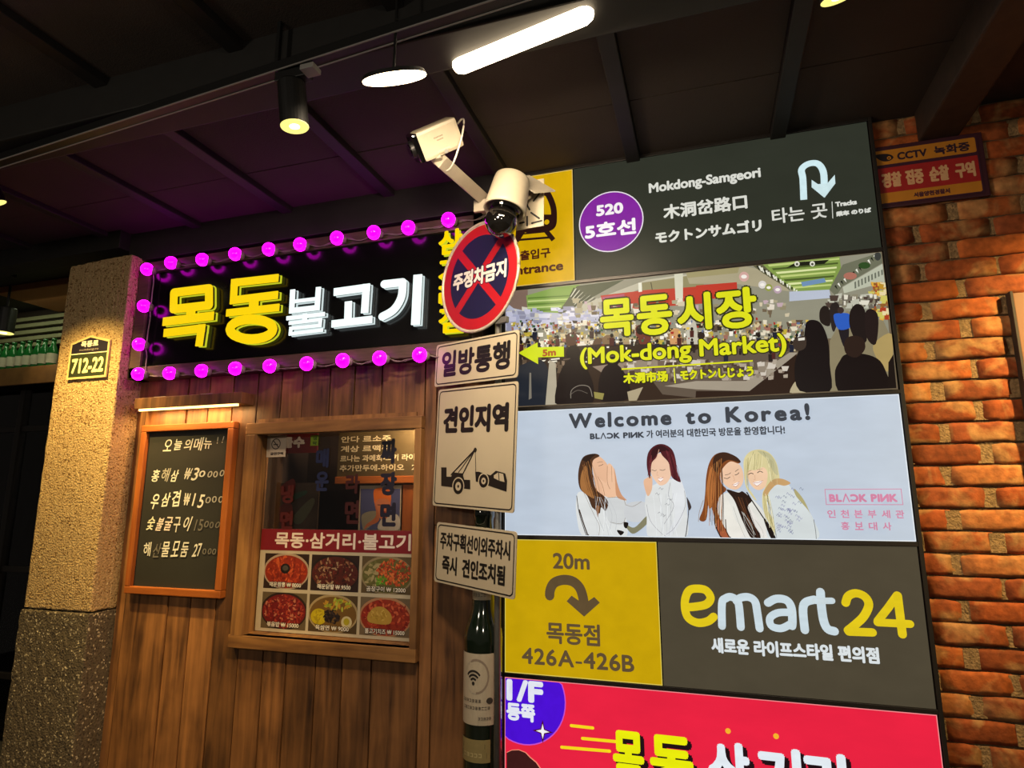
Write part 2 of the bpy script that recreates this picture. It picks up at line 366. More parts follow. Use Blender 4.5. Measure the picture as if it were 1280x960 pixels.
STEP = 8e-6
class Print:
    """flat printed artwork on a plane facing -y: ink polygons, later ones on top"""
    def __init__(s, Y, step=STEP, each=False): s.Y = Y; s.v = []; s.f = []; s.c = []; s.k = 0; s.step = step; s.each = each
    def add(s, polys, col):
        if isinstance(polys, Copies):
            e = s.each; s.each = False
            for c in polys.sets: s.add(c, col)
            s.each = e
            return s
        col = (*lin(col), 1); s.k += 1; y = s.Y-s.k*s.step
        for q in polys:
            if s.each: s.k += 1; y = s.Y-s.k*s.step
            i = len(s.v); s.v += [(x, y, z) for x, z in q]; s.f.append(list(range(i, i+len(q)))); s.c += [col]*len(q)
        return s
    def rect(s, x0, z0, x1, z1, col): return s.add([[(x0, z0), (x1, z0), (x1, z1), (x0, z1)]], col)
    def px(s, pts, col, smooth=False, o=(0, 0), k=1):
        q = [W(o[0]+a/k, o[1]+b/k, s.Y) for a, b in pts]
        if smooth: q = spline(q, 5, True)
        return s.add([q], col)
    def line(s, pts, wd, col, smooth=False, o=(0, 0), k=1, cap='round', closed=False):
        q = [W(o[0]+a/k, o[1]+b/k, s.Y) for a, b in pts]
        if smooth: q = spline(q, 5, closed)
        return s.add(stroke_polys(q, wd, cap, closed), col)
    def text(s, body, x0, z0, x1, z1, col, bold=0, outline=None, ow=0, shear=0, shadow=None):
        if shadow: s.add(text_polys(body, x0-ow, z0-ow, x1+ow, z1+ow, bold+ow, shear).map(lambda q: [(x+shadow[1], z+shadow[2]) for x, z in q]), shadow[0])
        if outline: s.add(text_polys(body, x0-ow, z0-ow, x1+ow, z1+ow, bold+ow, shear), outline)
        return s.add(text_polys(body, x0, z0, x1, z1, bold, shear), col)
    def pxtext(s, body, l, r, h, col, bold=0, **kw):
        """l, r: photo pixels of the middle of the left and right edge; h height in metres"""
        a = W(*l, s.Y); b = W(*r, s.Y); zc = (a[1]+b[1])/2
        return s.text(body, a[0], zc-h/2, b[0], zc+h/2, col, bold, **kw)
    def build(s, name, m, parent=None, mtx=None, local=False):
        me = bpy.data.meshes.new(name); off = Vector((0, 0, 0)) if (parent is None or local) else wloc(parent)
        vs = [Vector(v)-off for v in s.v]
        if mtx is not None: vs = [mtx @ v for v in vs]
        me.from_pydata(vs, [], s.f); at = me.color_attributes.new('ink', 'FLOAT_COLOR', 'POINT')
        at.data.foreach_set('color', [x for c in s.c for x in c]); me.materials.append(m)
        o = bpy.data.objects.new(name, me); COL.objects.link(o)
        if parent is not None: o.parent = parent
        return o

# ================================================================== STRUCTURE
YB = 2.43       # brick faces
YP = 2.43       # plank faces
ZC = 2.97       # ceiling
bm = B(); box(bm, -7, 4, -3, 5, -.1, 0); struct(obj('floor', bm, M['floor']))

# ceiling: slab, panels between ribs
bm = B(); box(bm, -7, 4, -3, 5, ZC+.02, ZC+.12); ceil = struct(obj('ceiling', bm, M['rib']))
ribs = [-4.14+.56*i for i in range(13)]
YS = [-1.6, -.4, .85, 2.03, 2.55]
bmr = {}
for i, x in enumerate(ribs):
    bm = B(); box(bm, x-.028, x+.028, -3, 2.6, ZC-.035, ZC+.02, .004); obj('rib', bm, M['rib'], ceil)
for i in range(len(ribs)-1):
    for a, b in zip(YS, YS[1:]):
        bm = B(); box(bm, ribs[i]+.03, ribs[i+1]-.03, a+.002, b-.002, ZC-.008+random.uniform(-.002, .002), ZC+.02); obj('panel', bm, M['ceil'], ceil)
bm = B(); box(bm, -5, 3.5, 1.37, 1.515, 2.82, ZC+.01, .006); struct(obj('trim_1', bm, M['beam']), 'long dark steel beam under the ceiling')
bm = B(); box(bm, .815, .945, -2, YB, 2.845, ZC+.02, .008); struct(obj('trim_2', bm, M['rafter']), 'dark wooden rafter meeting the brick wall')
bm = B(); box(bm, -2.9, -.79, 2.36, 2.45, 2.80, ZC, .004); struct(obj('trim_3', bm, M['rib']), 'dark fascia above the shop sign')
bm = B(); box(bm, -6.5, -2.9, 2.30, 2.42, 2.86, ZC, .004); struct(obj('trim_4', bm, M['beam']), 'dark lintel beam over the passage')

# brick wall
bm = B(); box(bm, -.84, 1.75, YB+.010, YB+.15, 0, ZC); wall = struct(obj('wall_right', bm, M['mortar']))
def brick_mesh(L, seed):
    rn = random.Random(seed); bm = B(); nx, nz = 5, 3; H = .0665; d = .0; V = {}
    for i in range(nx+1):
        for j in range(nz+1):
            ed = i in (0, nx); ez = j in (0, nz)
            x = -L/2+L*(i/nx)+(rn.uniform(-.004, .004)); z = -H/2+H*[0, .2, .8, 1][j]+rn.uniform(-.0022, .0022)
            if ed and ez: x *= .965; z *= .93
            y = rn.uniform(-.0015, .0015)+(.0035 if (ed or ez) else 0)
            V[i, j] = bm.verts.new((x, y, z))
    for i in range(nx):
        for j in range(nz): bm.faces.new((V[i, j], V[i+1, j], V[i+1, j+1], V[i, j+1]))
    ring = [V[i, 0] for i in range(nx+1)]+[V[nx, j] for j in range(1, nz+1)]+[V[i, nz] for i in range(nx-1, -1, -1)]+[V[0, j] for j in range(nz-1, 0, -1)]
    back = [bm.verts.new((v.co.x, .03, v.co.z)) for v in ring]
    for i in range(len(ring)):
        j = (i+1) % len(ring); bm.faces.new((ring[j], ring[i], back[i], back[j]))
    for f in bm.faces: f.smooth = True
    me = bpy.data.meshes.new('brick'); bm.to_mesh(me); bm.free(); me.materials.append(M['brick']); return me
full = [brick_mesh(.208, s_) for s_ in range(9)]; half = [brick_mesh(.095, 90+s_) for s_ in range(4)]
z_ref = W(1145, 402, YB)[1]; PITCH_B = .0722; k0 = int(z_ref/PITCH_B); zb = z_ref-k0*PITCH_B
row_par = round((W(1164, 430, YB)[1]-zb)/PITCH_B-.5)
xa = W(1164, 430, YB)[0]
nb = 0
for r in range(0, 41):
    zc = zb+(r+.5)*PITCH_B
    if zc > ZC-.02 or zc < .5: continue
    x = xa+(0 if (r-row_par) % 2 == 0 else .115)-.23*2
    while x < 1.6:
        jx = random.uniform(-.006, .006); a, b = x+.0, x+.23
        if b > .58:
            o = bpy.data.objects.new('brick', random.choice(full)); COL.objects.link(o); o.parent = wall
            o.location = ((a+b)/2+jx, YB+random.uniform(-.003, .003), zc); nb += 1
            if random.random() < .5: o.scale = (-1, 1, 1)
        x += .23
bm = B()
for r in range(0, 41):     # mortar plugs in the upright joints, nearly flush with the bricks
    zc = zb+(r+.5)*PITCH_B
    if zc > ZC-.02 or zc < .5: continue
    x = xa+(0 if (r-row_par) % 2 == 0 else .115)-.23*2
    while x < 1.6:
        if x > .58: box(bm, x-.022, x+.022, YB+.0045, YB+.02, zc-.031, zc+.031)
        x += .23
obj('mortar_joints', bm, M['joint'], wall)['kind'] = 'stuff'

# plank facade
bm = B(); box(bm, -2.92, -.84, YP+.02, YP+.12, 0, .9); box(bm, -2.92, -2.04, YP+.02, YP+.12, .9, 2.9); box(bm, -1.2, -.84, YP+.02, YP+.12, .9, 2.9); box(bm, -2.04, -1.2, YP+.02, YP+.12, 1.9, 2.9)
wl = struct(obj('wall_left', bm, M['darkwall']))
seams = [-2.80, -2.742, -2.477, -2.345, -2.20, -2.055, -1.92, -1.80, -1.65, -1.52, -1.38, -1.165, -1.108, -.83]
for i, (a, b) in enumerate(zip(seams, seams[1:])):
    for z0, z1 in ([(.3, 2.2)] if (b < -2.04 or a > -1.17) else [(.3, .93), (1.88, 2.2)]):
        cut = [(z0, z1)]
        if a > -1.12: cut = [(z0, 1.44), (1.443, z1)]
        for c0, c1 in cut:
            bm = B(); box(bm, a+.0032, b-.0032, YP+random.uniform(-.002, .003), YP+.025, c0, c1, .0025)
            obj('plank', bm, M['plank'], wl)

# pillar
pil = bpy.data.objects.new('pillar', None); COL.objects.link(pil); pil.location = (-3.02, 2.4, 0); struct(pil)
def rough_block(x0, x1, y0, y1, z0, z1, amp, seed, topcut=0):
    rn = random.Random(seed); bm = B(); box(bm, x0, x1, y0, y1, z0, z1, .008)
    bmesh.ops.subdivide_edges(bm, edges=[e for e in bm.edges if e.calc_length() > .1], cuts=24, use_grid_fill=True)
    for v in bm.verts:
        v.co += Vector((rn.uniform(-amp, amp), rn.uniform(-amp, amp), rn.uniform(-amp, amp)))
        if topcut and v.co.z > z1-.02: v.co.z -= topcut*abs((v.co.x-x1)/(x1-x0))**2.0*.6
    return bm
obj('upper_section', rough_block(-3.235, -2.80, 2.30, 2.62, 1.03, 2.81, .0018, 3, .03), M['plaster'], pil)
obj('lower_section', rough_block(-3.245, -2.795, 2.292, 2.63, 0, 1.022, .0022, 4), M['granite'], pil)

# ================================================================== PASSAGE SHOP BEHIND THE PILLAR
YK = 3.05
bm = B(); box(bm, -6.6, -2.9, YK+.24, YK+.34, 0, ZC+.0); wk = struct(obj('wall_back', bm, M['darkwall']))
zs = W(40, 459, YK)[1]; zd = W(40, 481, YK)[1]
t = thing('bottle_shelf', 'high lit wooden shelf holding green bottles behind the speckled pillar', 'shelf', (-4.6, YK, zs))
bm = B(); box(bm, -6.4, -3.3, YK-.02, YK+.23, zs-.02, zs, .003); obj('board', bm, M['shelf'], t)
bm = B(); box(bm, -6.4, -3.3, YK-.035, YK-.015, zd, zs-.005, .003); obj('front_board', bm, M['shelf'], t)
lz = [W(78, 394+8.2*i, YK+.2)[1] for i in range(5)]
t = thing('slatted_screen', 'pale horizontal slats above the bottle shelf behind the pillar', 'screen', (-4.6, YK+.2, lz[4]))
bm = B(); box(bm, -6.4, -3.3, YK+.215, YK+.235, lz[4]-.02, lz[0]+.2); obj('backing', bm, M['inside'], t)
for z_ in lz:
    bm = B(); box(bm, -6.4, -3.3, YK+.185, YK+.215, z_-.018, z_+.012, .003); obj('slat', bm, M['slat'], t)
bm = B(); x0_, z0_ = W(30, 372, YK-.1); box(bm, -4.62, -3.2, YK-.25, YK+.2, z0_-.015, z0_+.03, .004)
tag(obj('soffit_board', bm, M['soffit']), 'orange wooden soffit board above the slatted screen', 'board')
ORD = ['first', 'second', 'third', 'fourth', 'fifth', 'sixth', 'seventh', 'eighth', 'ninth', 'tenth', 'eleventh', 'twelfth']
def bottle_proto():
    t = thing('soju_bottle', '', 'bottle', (0, 0, 0), 'green bottles on the high shelf')
    bm = B(); lathe(bm, (0, 0, 0), (0, 0, 1), [(0, .03), (.004, .033), (.12, .033), (.145, .026), (.17, .0145), (.197, .0135)], 20); obj('body', bm, M['glassgreen'], t, smooth=True)
    bm = B(); lathe(bm, (0, 0, 0), (0, 0, 1), [(.195, .0155), (.213, .0155), (.2135, .014)], 16); obj('cap', bm, M['glassgreen'], t, smooth=True)
    bm = B(); cyl(bm, (0, 0, .03), (0, 0, .1), .0337, n=24, caps=False); obj('label_band', bm, M['paper'], t, smooth=True)
    return t
def copy_tree(o, parent=None):
    c = o.copy(); COL.objects.link(c)
    if parent is not None: c.parent = parent
    for ch in o.children: copy_tree(ch, c)
    return c
bp0 = bottle_proto(); xr = W(66, 440, YK+.05)[0]
for i in range(9):
    o = bp0 if i == 0 else copy_tree(bp0)
    o.location = (xr-.079*i, YK+.05+random.uniform(-.004, .004), zs)
    o['label'] = 'green soju bottle with pale label on high shelf, %s counting from the pillar' % ORD[i]
# dark shop window below the shelf
wn = bpy.data.objects.new('window_2', None); COL.objects.link(wn); wn.location = (-4.6, YK+.12, 1.2); struct(wn)
for x in (-6.3, -5.4, -4.72, -3.35):
    bm = B(); box(bm, x-.025, x+.025, YK+.09, YK+.15, 0, zd-.01, .004); obj('mullion', bm, M['frame'], wn)
for z_ in (.4, 1.08, 2.05):
    bm = B(); box(bm, -6.3, -3.3, YK+.1, YK+.14, z_-.02, z_+.02, .004); obj('transom', bm, M['frame'], wn)
bm = B(); box(bm, -6.3, -3.3, YK+.118, YK+.122, 0, zd-.01); obj('pane', bm, M['glass'], wn)

# ================================================================== SHOP WINDOW
WX0, WX1, WZ0, WZ1 = -2.076, -1.161, .90, 1.905
GX0, GX1, GZ0, GZ1 = -2.03, -1.198, .955, 1.875
win = bpy.data.objects.new('window_1', None); COL.objects.link(win); win.location = (-1.62, 2.43, .9); struct(win)
YG = 2.49
def fb(a): return a
for nm, (x0, x1, z0, z1), mm in (('frame_board', (WX0, WX0+.065, WZ0+.05, WZ1-.055), 'trimwood'), ('frame_board', (WX1-.031, WX1, WZ0+.05, WZ1-.055), 'trimwood'),
                                 ('frame_board', (WX0, WX1, WZ1-.055, WZ1), 'trimwood_x'), ('sill_board', (WX0-.01, WX1, WZ0, WZ0+.055), 'trimwood_x')):
    bm = B(); box(bm, x0, x1, 2.395, YP+.01, z0, z1, .004); obj(nm, bm, M[mm], win)
bm = B(); box(bm, WX0+.02, GX0, YP-.01, YG+.02, GZ0-.03, GZ1+.03); box(bm, GX1, WX1-.02, YP-.01, YG+.02, GZ0-.03, GZ1+.03)
box(bm, GX0, GX1, YP-.01, YG+.02, GZ1, GZ1+.05); box(bm, GX0, GX1, YP-.03, YG+.02, GZ0-.05, GZ0)
obj('reveal', bm, M['trimwood'], win)
bm = B(); box(bm, GX0, GX1, YG+.004, YG+.008, GZ0, GZ1); obj('pane', bm, M['glass'], win)
# room behind the glass
bm = B()
for b_ in ((-2.12, -1.12, 2.95, 2.98, .8, 2.1), (-2.15, -2.12, 2.52, 2.98, .8, 2.1), (-1.12, -1.09, 2.52, 2.98, .8, 2.1), (-2.15, -1.09, 2.52, 2.98, 2.1, 2.13), (-2.15, -1.09, 2.52, 2.98, .78, .8)): box(bm, *b_)
struct(obj('wall_inside', bm, M['inside']))

# menu banner stuck on the glass
YM = YG+.002
mn = thing('menu_banner', 'menu poster on the shop window with red title strip and six dish photographs', 'poster', (-1.62, YM, .96))
bm = B(); box(bm, -2.022, -1.224, YM-.0005, YM+.0015, .958, 1.413); obj('sheet', bm, mat('poster_white', '#b9ad94', .5, noise=.05), mn)
pr = Print(YM-.001); pr.rect(-2.022, 1.316, -1.224, 1.413, '#781620')
pr.text('목동·삼거리·불고기', -1.945, 1.328, -1.243, 1.400, '#e0d2c4', .0022); pr.build('lettering', M['ink'], mn)
dishes = [('매운짬뽕 ₩ 8000', 'jjamppong'), ('매운닭발 ₩ 9500', 'feet'), ('곰장구이 ₩ 12000', 'eel'), ('볶음밥 ₩ 15000', 'pork'), ('육쌈면 ₩ 9000', 'noodle'), ('불고기치즈 ₩ 15000', 'cheese')]
xs_ = [(-1.992, -1.752), (-1.738, -1.492), (-1.478, -1.233)]; zs_ = [(1.146, 1.302), (.972, 1.130)]
rn = random.Random(5)
def blobs(pr, n, cx, cz, rx, rz, cols, s0, s1, clip):
    for _ in range(n):
        a = rn.uniform(0, 2*PI); q = math.sqrt(rn.random()); x = cx+rx*q*math.cos(a); z = cz+rz*q*math.sin(a); s_ = rn.uniform(s0, s1)
        a2 = rn.uniform(0, PI); p_ = [(x+s_*math.cos(u)*math.cos(a2)-s_*.45*math.sin(u)*math.sin(a2), z+s_*math.cos(u)*math.sin(a2)+s_*.45*math.sin(u)*math.cos(a2)) for u in [PI/4*k for k in range(8)]]
        p_ = [(min(max(u, clip[0]), clip[2]), min(max(v, clip[1]), clip[3])) for u, v in p_]
        pr.add([p_], rn.choice(cols))
def clipd(q, c): return [(min(max(u, c[0]), c[2]), min(max(v, c[1]), c[3])) for u, v in q]
for k, (cap, kind) in enumerate(dishes):
    x0, x1 = xs_[k % 3]; z0, z1 = zs_[k//3]; cx, cz = (x0+x1)/2, (z0+z1)/2; cl = (x0, z0, x1, z1)
    pr = Print(YM-.001)
    bg = {'jjamppong': '#2c1c14', 'feet': '#2a1a16', 'eel': '#5a4a30', 'pork': '#5e5038', 'noodle': '#4a3a22', 'cheese': '#6a5a44'}[kind]
    pr.rect(x0, z0, x1, z1, bg)
    R1, R2 = (x1-x0)*.52, (z1-z0)*.52
    pr.add([clipd(disc_pts(cx, cz, R1, R2, 32), cl)], {'jjamppong': '#a8927a', 'feet': '#1c1412', 'eel': '#8c7c5c', 'pork': '#2a1a12', 'noodle': '#a08c64', 'cheese': '#a87a58'}[kind])
    pr.add([clipd(disc_pts(cx, cz-.002, R1*.93, R2*.9, 32), cl)], {'jjamppong': '#8c2a14', 'feet': '#4a1e18', 'eel': '#5f5a2c', 'pork': '#6e1616', 'noodle': '#6e5022', 'cheese': '#8c2c18'}[kind])
    if kind == 'jjamppong':
        blobs(pr, 150, cx, cz, R1*.82, R2*.8, ['#a83a1a', '#8a2412', '#c2552a', '#742010', '#b04424'], .004, .013, cl)
        pr.add([disc_pts(cx-.005, cz+.012, .026, .022)], '#1a1210'); pr.add([disc_pts(cx-.005, cz+.014, .016, .012)], '#46403a')
    elif kind == 'feet':
        blobs(pr, 200, cx, cz, R1*.85, R2*.85, ['#4c1a16', '#6a2a20', '#8a6248', '#301210', '#9c8468', '#581c18'], .004, .012, cl)
    elif kind == 'eel':
        blobs(pr, 40, cx-.06, cz, .05, .05, ['#8c8458', '#a29468', '#6a6838'], .006, .016, cl)
        blobs(pr, 170, cx+.035, cz+.012, .08, .055, ['#b04420', '#c25a2c', '#8c2c14', '#d07038'], .004, .012, cl)
        blobs(pr, 35, cx-.025, cz-.025, .026, .02, ['#5c8c20', '#46741a', '#7aa834'], .003, .01, cl)
    elif kind == 'pork':
        blobs(pr, 220, cx, cz, R1*.85, R2*.85, ['#7c1c1c', '#963022', '#5a1014', '#b06a50', '#a43c28'], .004, .011, cl)
    elif kind == 'noodle':
        blobs(pr, 50, cx+.02, cz+.04, .075, .022, ['#8c9c2c', '#a8b040', '#b4862a'], .005, .013, cl)
        pr.add([clipd(disc_pts(cx-.07, cz-.015, .042, .034), cl)], '#b8a414'); blobs(pr, 30, cx-.07, cz-.015, .03, .024, ['#c4b01c', '#a08c10'], .005, .012, cl)
        blobs(pr, 70, cx-.005, cz-.012, .04, .03, ['#231a1a', '#3a2c2a', '#150f10'], .004, .011, cl)
        pr.add([disc_pts(cx+.072, cz-.032, .027, .025)], '#c4b890'); pr.add([disc_pts(cx+.072, cz-.030, .015, .015)], '#a89c20')
    else:
        blobs(pr, 150, cx+.01, cz, R1*.9, R2*.85, ['#96281a', '#a83c20', '#7c1c12', '#c05a3a'], .005, .014, cl)
        pr.px([(0, 0)]*3, '#000000') if False else None
        pr.add([spline([(cx-.085, cz+.0), (cx-.055, cz+.035), (cx-.01, cz+.04), (cx+.03, cz+.01), (cx+.02, cz-.028), (cx-.07, cz-.026)], 5, True)], '#b08c3a')
        blobs(pr, 40, cx-.03, cz+.004, .042, .024, ['#c4a450', '#a07c28', '#b4943c'], .004, .01, cl)
    tw = .19 if len(cap) > 11 else .17
    pr.text(cap, cx-tw/2, z0+.008, cx+tw/2, z0+.03, '#e2dacb', .0005, outline='#20140e', ow=.0022)
    pr.build('dish_photo', M['ink'], mn)
# things seen through the glass
def flat(name, label, cat, quad, y, col, m='ink', group=None, thick=.006):
    pass
def px_rect(a, b, y):
    x0, z1 = W(*a, y); x1, z0 = W(*b, y); return x0, z0, x1, z1
YI = 2.70
x0, z0, x1, z1 = px_rect((424, 541), (530, 595), YI)
t = thing('inside_menu_board', 'dark green handwritten menu board hanging inside the window, upper right', 'board', (x0, YI, z0))
bm = B(); box(bm, x0, x1, YI, YI+.01, z0, z1); obj('board', bm, mat('green_board', '#4a3c1c', .8, noise=.3, nscale=5), t)
pr = Print(YI-.001)
for i, (s_, a, b) in enumerate((('안다 르소주', .03, .62), ('계상 르맥주', .03, .62), ('르나는 과메회-스키 라이트', .03, .98), ('추가만두에-하이오   2.0', .03, .98))):
    zc = z1-(z1-z0)*(.16+.215*i); h_ = .016
    for q in [text_polys(s_, x0+(x1-x0)*a, zc-h_, x0+(x1-x0)*b, zc+h_, .0009)]: pr.add(q, '#d8c8a0')
pr.build('lettering', M['ink'], t)
bm = B(); x0, z0, x1, z1 = px_rect((420, 596), (520, 604), YI); box(bm, x0, x1+.03, YI-.01, YI+.05, z0, z1, .003)
tag(obj('inside_shelf', bm, M['orangewood_x']), 'narrow reddish wooden shelf inside the window below the green menu board', 'shelf')
x0, z0, x1, z1 = px_rect((450, 607), (502, 664), YI)
t = thing('portrait_poster', 'poster inside the window of a person with orange hair raising one hand', 'poster', (x0, YI, z0))
bm = B(); box(bm, x0, x1, YI, YI+.004, z0, z1); obj('sheet', bm, mat('poster_paper', '#b8a98e', .6), t)
pr = Print(YI-.001); O4 = dict(o=(410, 530), k=6.857)
pr.px([(282, 556), (620, 556), (612, 905), (275, 905)], '#4c5078', **O4)
pr.px([(300, 905), (290, 780), (400, 745), (440, 790), (330, 905)], '#8a8470', True, **O4)
pr.px([(430, 905), (470, 800), (560, 770), (610, 800), (605, 905)], '#c8c0b4', True, **O4)
pr.px([(400, 640), (420, 770), (470, 820), (520, 780), (535, 650), (470, 600)], '#c87850', True, **O4)
pr.px([(390, 600), (400, 560), (450, 545), (520, 560), (540, 610), (535, 670), (500, 640), (430, 645), (400, 680)], '#d8702c', True, **O4)
pr.px([(400, 680), (440, 820), (340, 880), (310, 905), (330, 860), (410, 790)], '#b86a44', True, **O4)
pr.px([(425, 690), (450, 690), (450, 697), (425, 697)], '#2a1a18', **O4); pr.px([(480, 690), (510, 690), (510, 697), (480, 697)], '#2a1a18', **O4)
pr.px([(445, 755), (470, 765), (500, 755), (470, 745)], '#8c2c24', True, **O4)
pr.build('portrait', M['ink'], t)
bm = B(); x0, z0, x1, z1 = px_rect((502, 606), (530, 664), YI); box(bm, x0, x1, YI, YI+.01, z0, z1)
tag(obj('inside_plank', bm, M['orangewood']), 'pale upright plank inside the window beside the portrait poster', 'plank')
x0, z0, x1, z1 = px_rect((334, 543), (386, 566), YI)
t = thing('inside_red_sign', 'small red sign with white lettering inside the window, upper left', 'sign', (x0, YI, z0))
bm = B(); box(bm, x0, x1+.05, YI, YI+.004, z0, z1); obj('sheet', bm, mat('dim_red_sheet', '#6a1c20', .6), t)
pr = Print(YI-.001); pr.pxtext('물수', (352, 554), (381, 552), .058, '#e8e0dc', .004); pr.build('lettering', M['ink'], t)
x0, z0, x1, z1 = px_rect((336, 604), (396, 668), YI)
t = thing('bottle_poster', 'dim poster of a green bottle inside the window, lower left', 'poster', (x0, YI, z0))
bm = B(); box(bm, x0, x1, YI, YI+.004, z0, z1); obj('sheet', bm, mat('dim_poster', '#3a2c1c', .6, noise=.4, nscale=9), t)
pr = Print(YI-.001); O5 = dict(o=(320, 530), k=6.857)
pr.px([(140, 500), (210, 500), (250, 900), (120, 900)], '#5c3c1c', **O5)
pr.px([(330, 780), (470, 640), (500, 680), (400, 840), (330, 850)], '#50523c', True, **O5)
pr.px([(280, 620), (420, 570), (430, 600), (300, 660)], '#20402c', True, **O5); pr.px([(210, 540), (320, 470), (330, 560), (230, 640)], '#6c2018', True, **O5)
pr.px([(200, 720), (300, 680), (310, 860), (220, 880)], '#70281a', True, **O5)
pr.build('picture', M['ink'], t)
# adhesive letters and stickers on the pane
YL = YG+.001
def vinyl(name, label, chars, col, bold):
    t = thing(name, label, 'lettering', P(chars[0][1][0], chars[-1][1][1], YL))
    for ch, l, r, h in chars:
        pr = Print(YL); pr.pxtext(ch, l, r, h, col, bold); pr.build('letter', M['ink'], t)
vinyl('window_lettering', 'dark navy letters running down the window in front of the portrait poster', [('짜', (476, 565), (496, 563), .115), ('장', (475, 605), (496, 604), .105), ('면', (475, 643), (495, 643), .105)], '#171228', .0055)
vinyl('window_lettering', 'dark red letters running down the middle of the window', [('라', (432, 605), (450, 604), .09), ('면', (431, 640), (449, 640), .105)], '#3c0e0e', .004)
vinyl('window_lettering', 'dim blue letters running down the left half of the window', [('매', (395, 573), (411, 572), .09), ('운', (394, 602), (411, 601), .09)], '#1d2348', .004)
vinyl('window_lettering', 'faint red letters running down the window above the bottle poster', [('냉', (351, 618), (367, 617), .085), ('면', (350, 650), (366, 650), .085)], '#451010', .004)
t = thing('no_smoking_sticker', 'cream no-smoking sticker in the top corner of the shop window', 'sticker', P(345, 570, YL))
bm = B(); x0, z0, x1, z1 = px_rect((335, 545), (357, 571), YL); box(bm, x0, x1, YL-.0025, YL-.0015, z0, z1, .0004); obj('backing', bm, mat('sticker_cream', '#cdb9a4', .5), t)
pr = Print(YL-.003); pr.each = True; cx, cz = W(345.5, 555, YL); pr.add(stroke_polys(disc_pts(cx, cz, .024, n=24), .0045, closed=True), '#3a2a28')
pr.add(stroke_polys([(cx-.017, cz+.017), (cx+.017, cz-.017)], .0045), '#3a2a28'); pr.add(stroke_polys([(cx-.014, cz-.003), (cx+.012, cz-.003)], .005, 'butt'), '#3a2a28')
pr.pxtext('금연구역', (338, 567), (354, 567), .014, '#2c2020', .0008); pr.build('lettering', M['ink'], t)
t = thing('green_tag_sticker', 'small lime green tag sticker at the top of the shop window', 'sticker', P(393, 552, YL))
bm = B(); x0, z0, x1, z1 = px_rect((389, 544), (398, 557), YL); box(bm, x0, x1, YL-.0025, YL-.0015, z0, z1, .0004); obj('backing', bm, mat('lime_sticker', '#9cb82c', .5, emit='#9cb82c', es=.0), t)
pr = Print(YL-.003); pr.pxtext('생', (391, 548), (396, 548), .017, '#20401c', .0006); pr.pxtext('막', (391, 554), (396, 554), .017, '#20401c', .0006); pr.build('lettering', M['ink'], t)
# small lamp inside the shop
L = bpy.data.lights.new('shop_lamp', 'POINT'); L.energy = 30; L.color = (1, .70, .40); L.shadow_soft_size = .04
lo = bpy.data.objects.new('shop_lamp', L); COL.objects.link(lo); lo.location = (-1.26, 2.60, 1.96)

# ================================================================== CHALKBOARD AND ITS LAMP
YC = 2.40
cb = thing('chalkboard', 'blackboard in an orange varnished wooden frame with handwritten white menu', 'blackboard', (-2.43, 2.43, 1.10))
CX0, CX1, CZ0, CZ1 = -2.715, -2.145, 1.105, 1.918
bm = B(); box(bm, CX0+.02, CX1-.02, YC+.012, YP-.002, CZ0+.02, CZ1-.02); obj('slate', bm, M['chalk'], cb)
fw = .034
for (x0, x1, z0, z1, mm) in ((CX0, CX0+fw, CZ0+fw, CZ1-fw, 'orangewood'), (CX1-fw, CX1, CZ0+fw, CZ1-fw, 'orangewood'), (CX0, CX1, CZ0, CZ0+fw, 'orangewood_x'), (CX0, CX1, CZ1-fw, CZ1, 'orangewood_x')):
    bm = B(); box(bm, x0, x1, YC-.008, YP-.001, z0, z1, .004); obj('frame_rail', bm, M[mm], cb)
pr = Print(YC+.0115); rn = random.Random(11)
def handwrite(s, l, r, h, cols, bold=.0016):
    a = W(*l, pr.Y); b = W(*r, pr.Y); n = len(s); wd = (b[0]-a[0])/n
    for i, ch in enumerate(s):
        if ch == ' ': continue
        x = a[0]+wd*i; zc = a[1]+(b[1]-a[1])*(i+.5)/n+rn.uniform(-.004, .004)
        small = ch in '0!'; hh = h*(.55 if small else rn.uniform(.9, 1.12)); ww = wd*(rn.uniform(.72, .84) if ch not in '1!' else .2)
        c = cols[min(i, len(cols)-1)] if isinstance(cols, list) else cols
        q = text_polys(ch, x+(wd-ww)/2, zc-hh/2, x+(wd+ww)/2, zc+hh/2, bold*.55, rn.uniform(.05, .3))
        ang = rn.uniform(-.09, .09); cx = x+wd/2
        q = q.map(lambda g: [(cx+(u-cx)*math.cos(ang)-(v-zc)*math.sin(ang), zc+(u-cx)*math.sin(ang)+(v-zc)*math.cos(ang)) for u, v in g])
        pr.add(q, c)
w1, w2, w3 = '#cfccc4', '#a8a49c', '#6c6862'
handwrite('오늘의메뉴', (203, 557), (266, 553), .058, w1, .0012)
handwrite('!!', (269, 550), (281, 549), .06, w2, .001)
handwrite('홍해삼', (188, 595), (223, 594), .06, ['#dcd9d0', '#a8a49c', '#dcd9d0']); handwrite('₩30', (229, 593), (257, 591), .056, w1); handwrite('000', (258, 592), (281, 592), .055, w2, .001)
handwrite('우삼겹', (186, 627), (226, 622), .07, '#e4e1d6', .0022); handwrite('₩15', (229, 624), (255, 626), .062, '#e0dcd2', .002); handwrite('000', (256, 625), (280, 625), .055, w2, .001)
handwrite('숯불굴구이', (182, 655), (238, 655), .068, ['#e4e0c8', '#e2cfc8', '#e2cfc8', w1, w1], .002); handwrite('15000', (241, 655), (275, 657), .055, w3, .001)
handwrite('해산물모둠', (178, 687), (236, 687), .066, [w1, w3, '#dcd9d0', '#dcd9d0', w1], .0018); handwrite('27', (240, 687), (252, 687), .056, w1, .0016); handwrite('000', (253, 688), (271, 690), .05, w3, .001)
pr.build('lettering', M['ink'], cb)

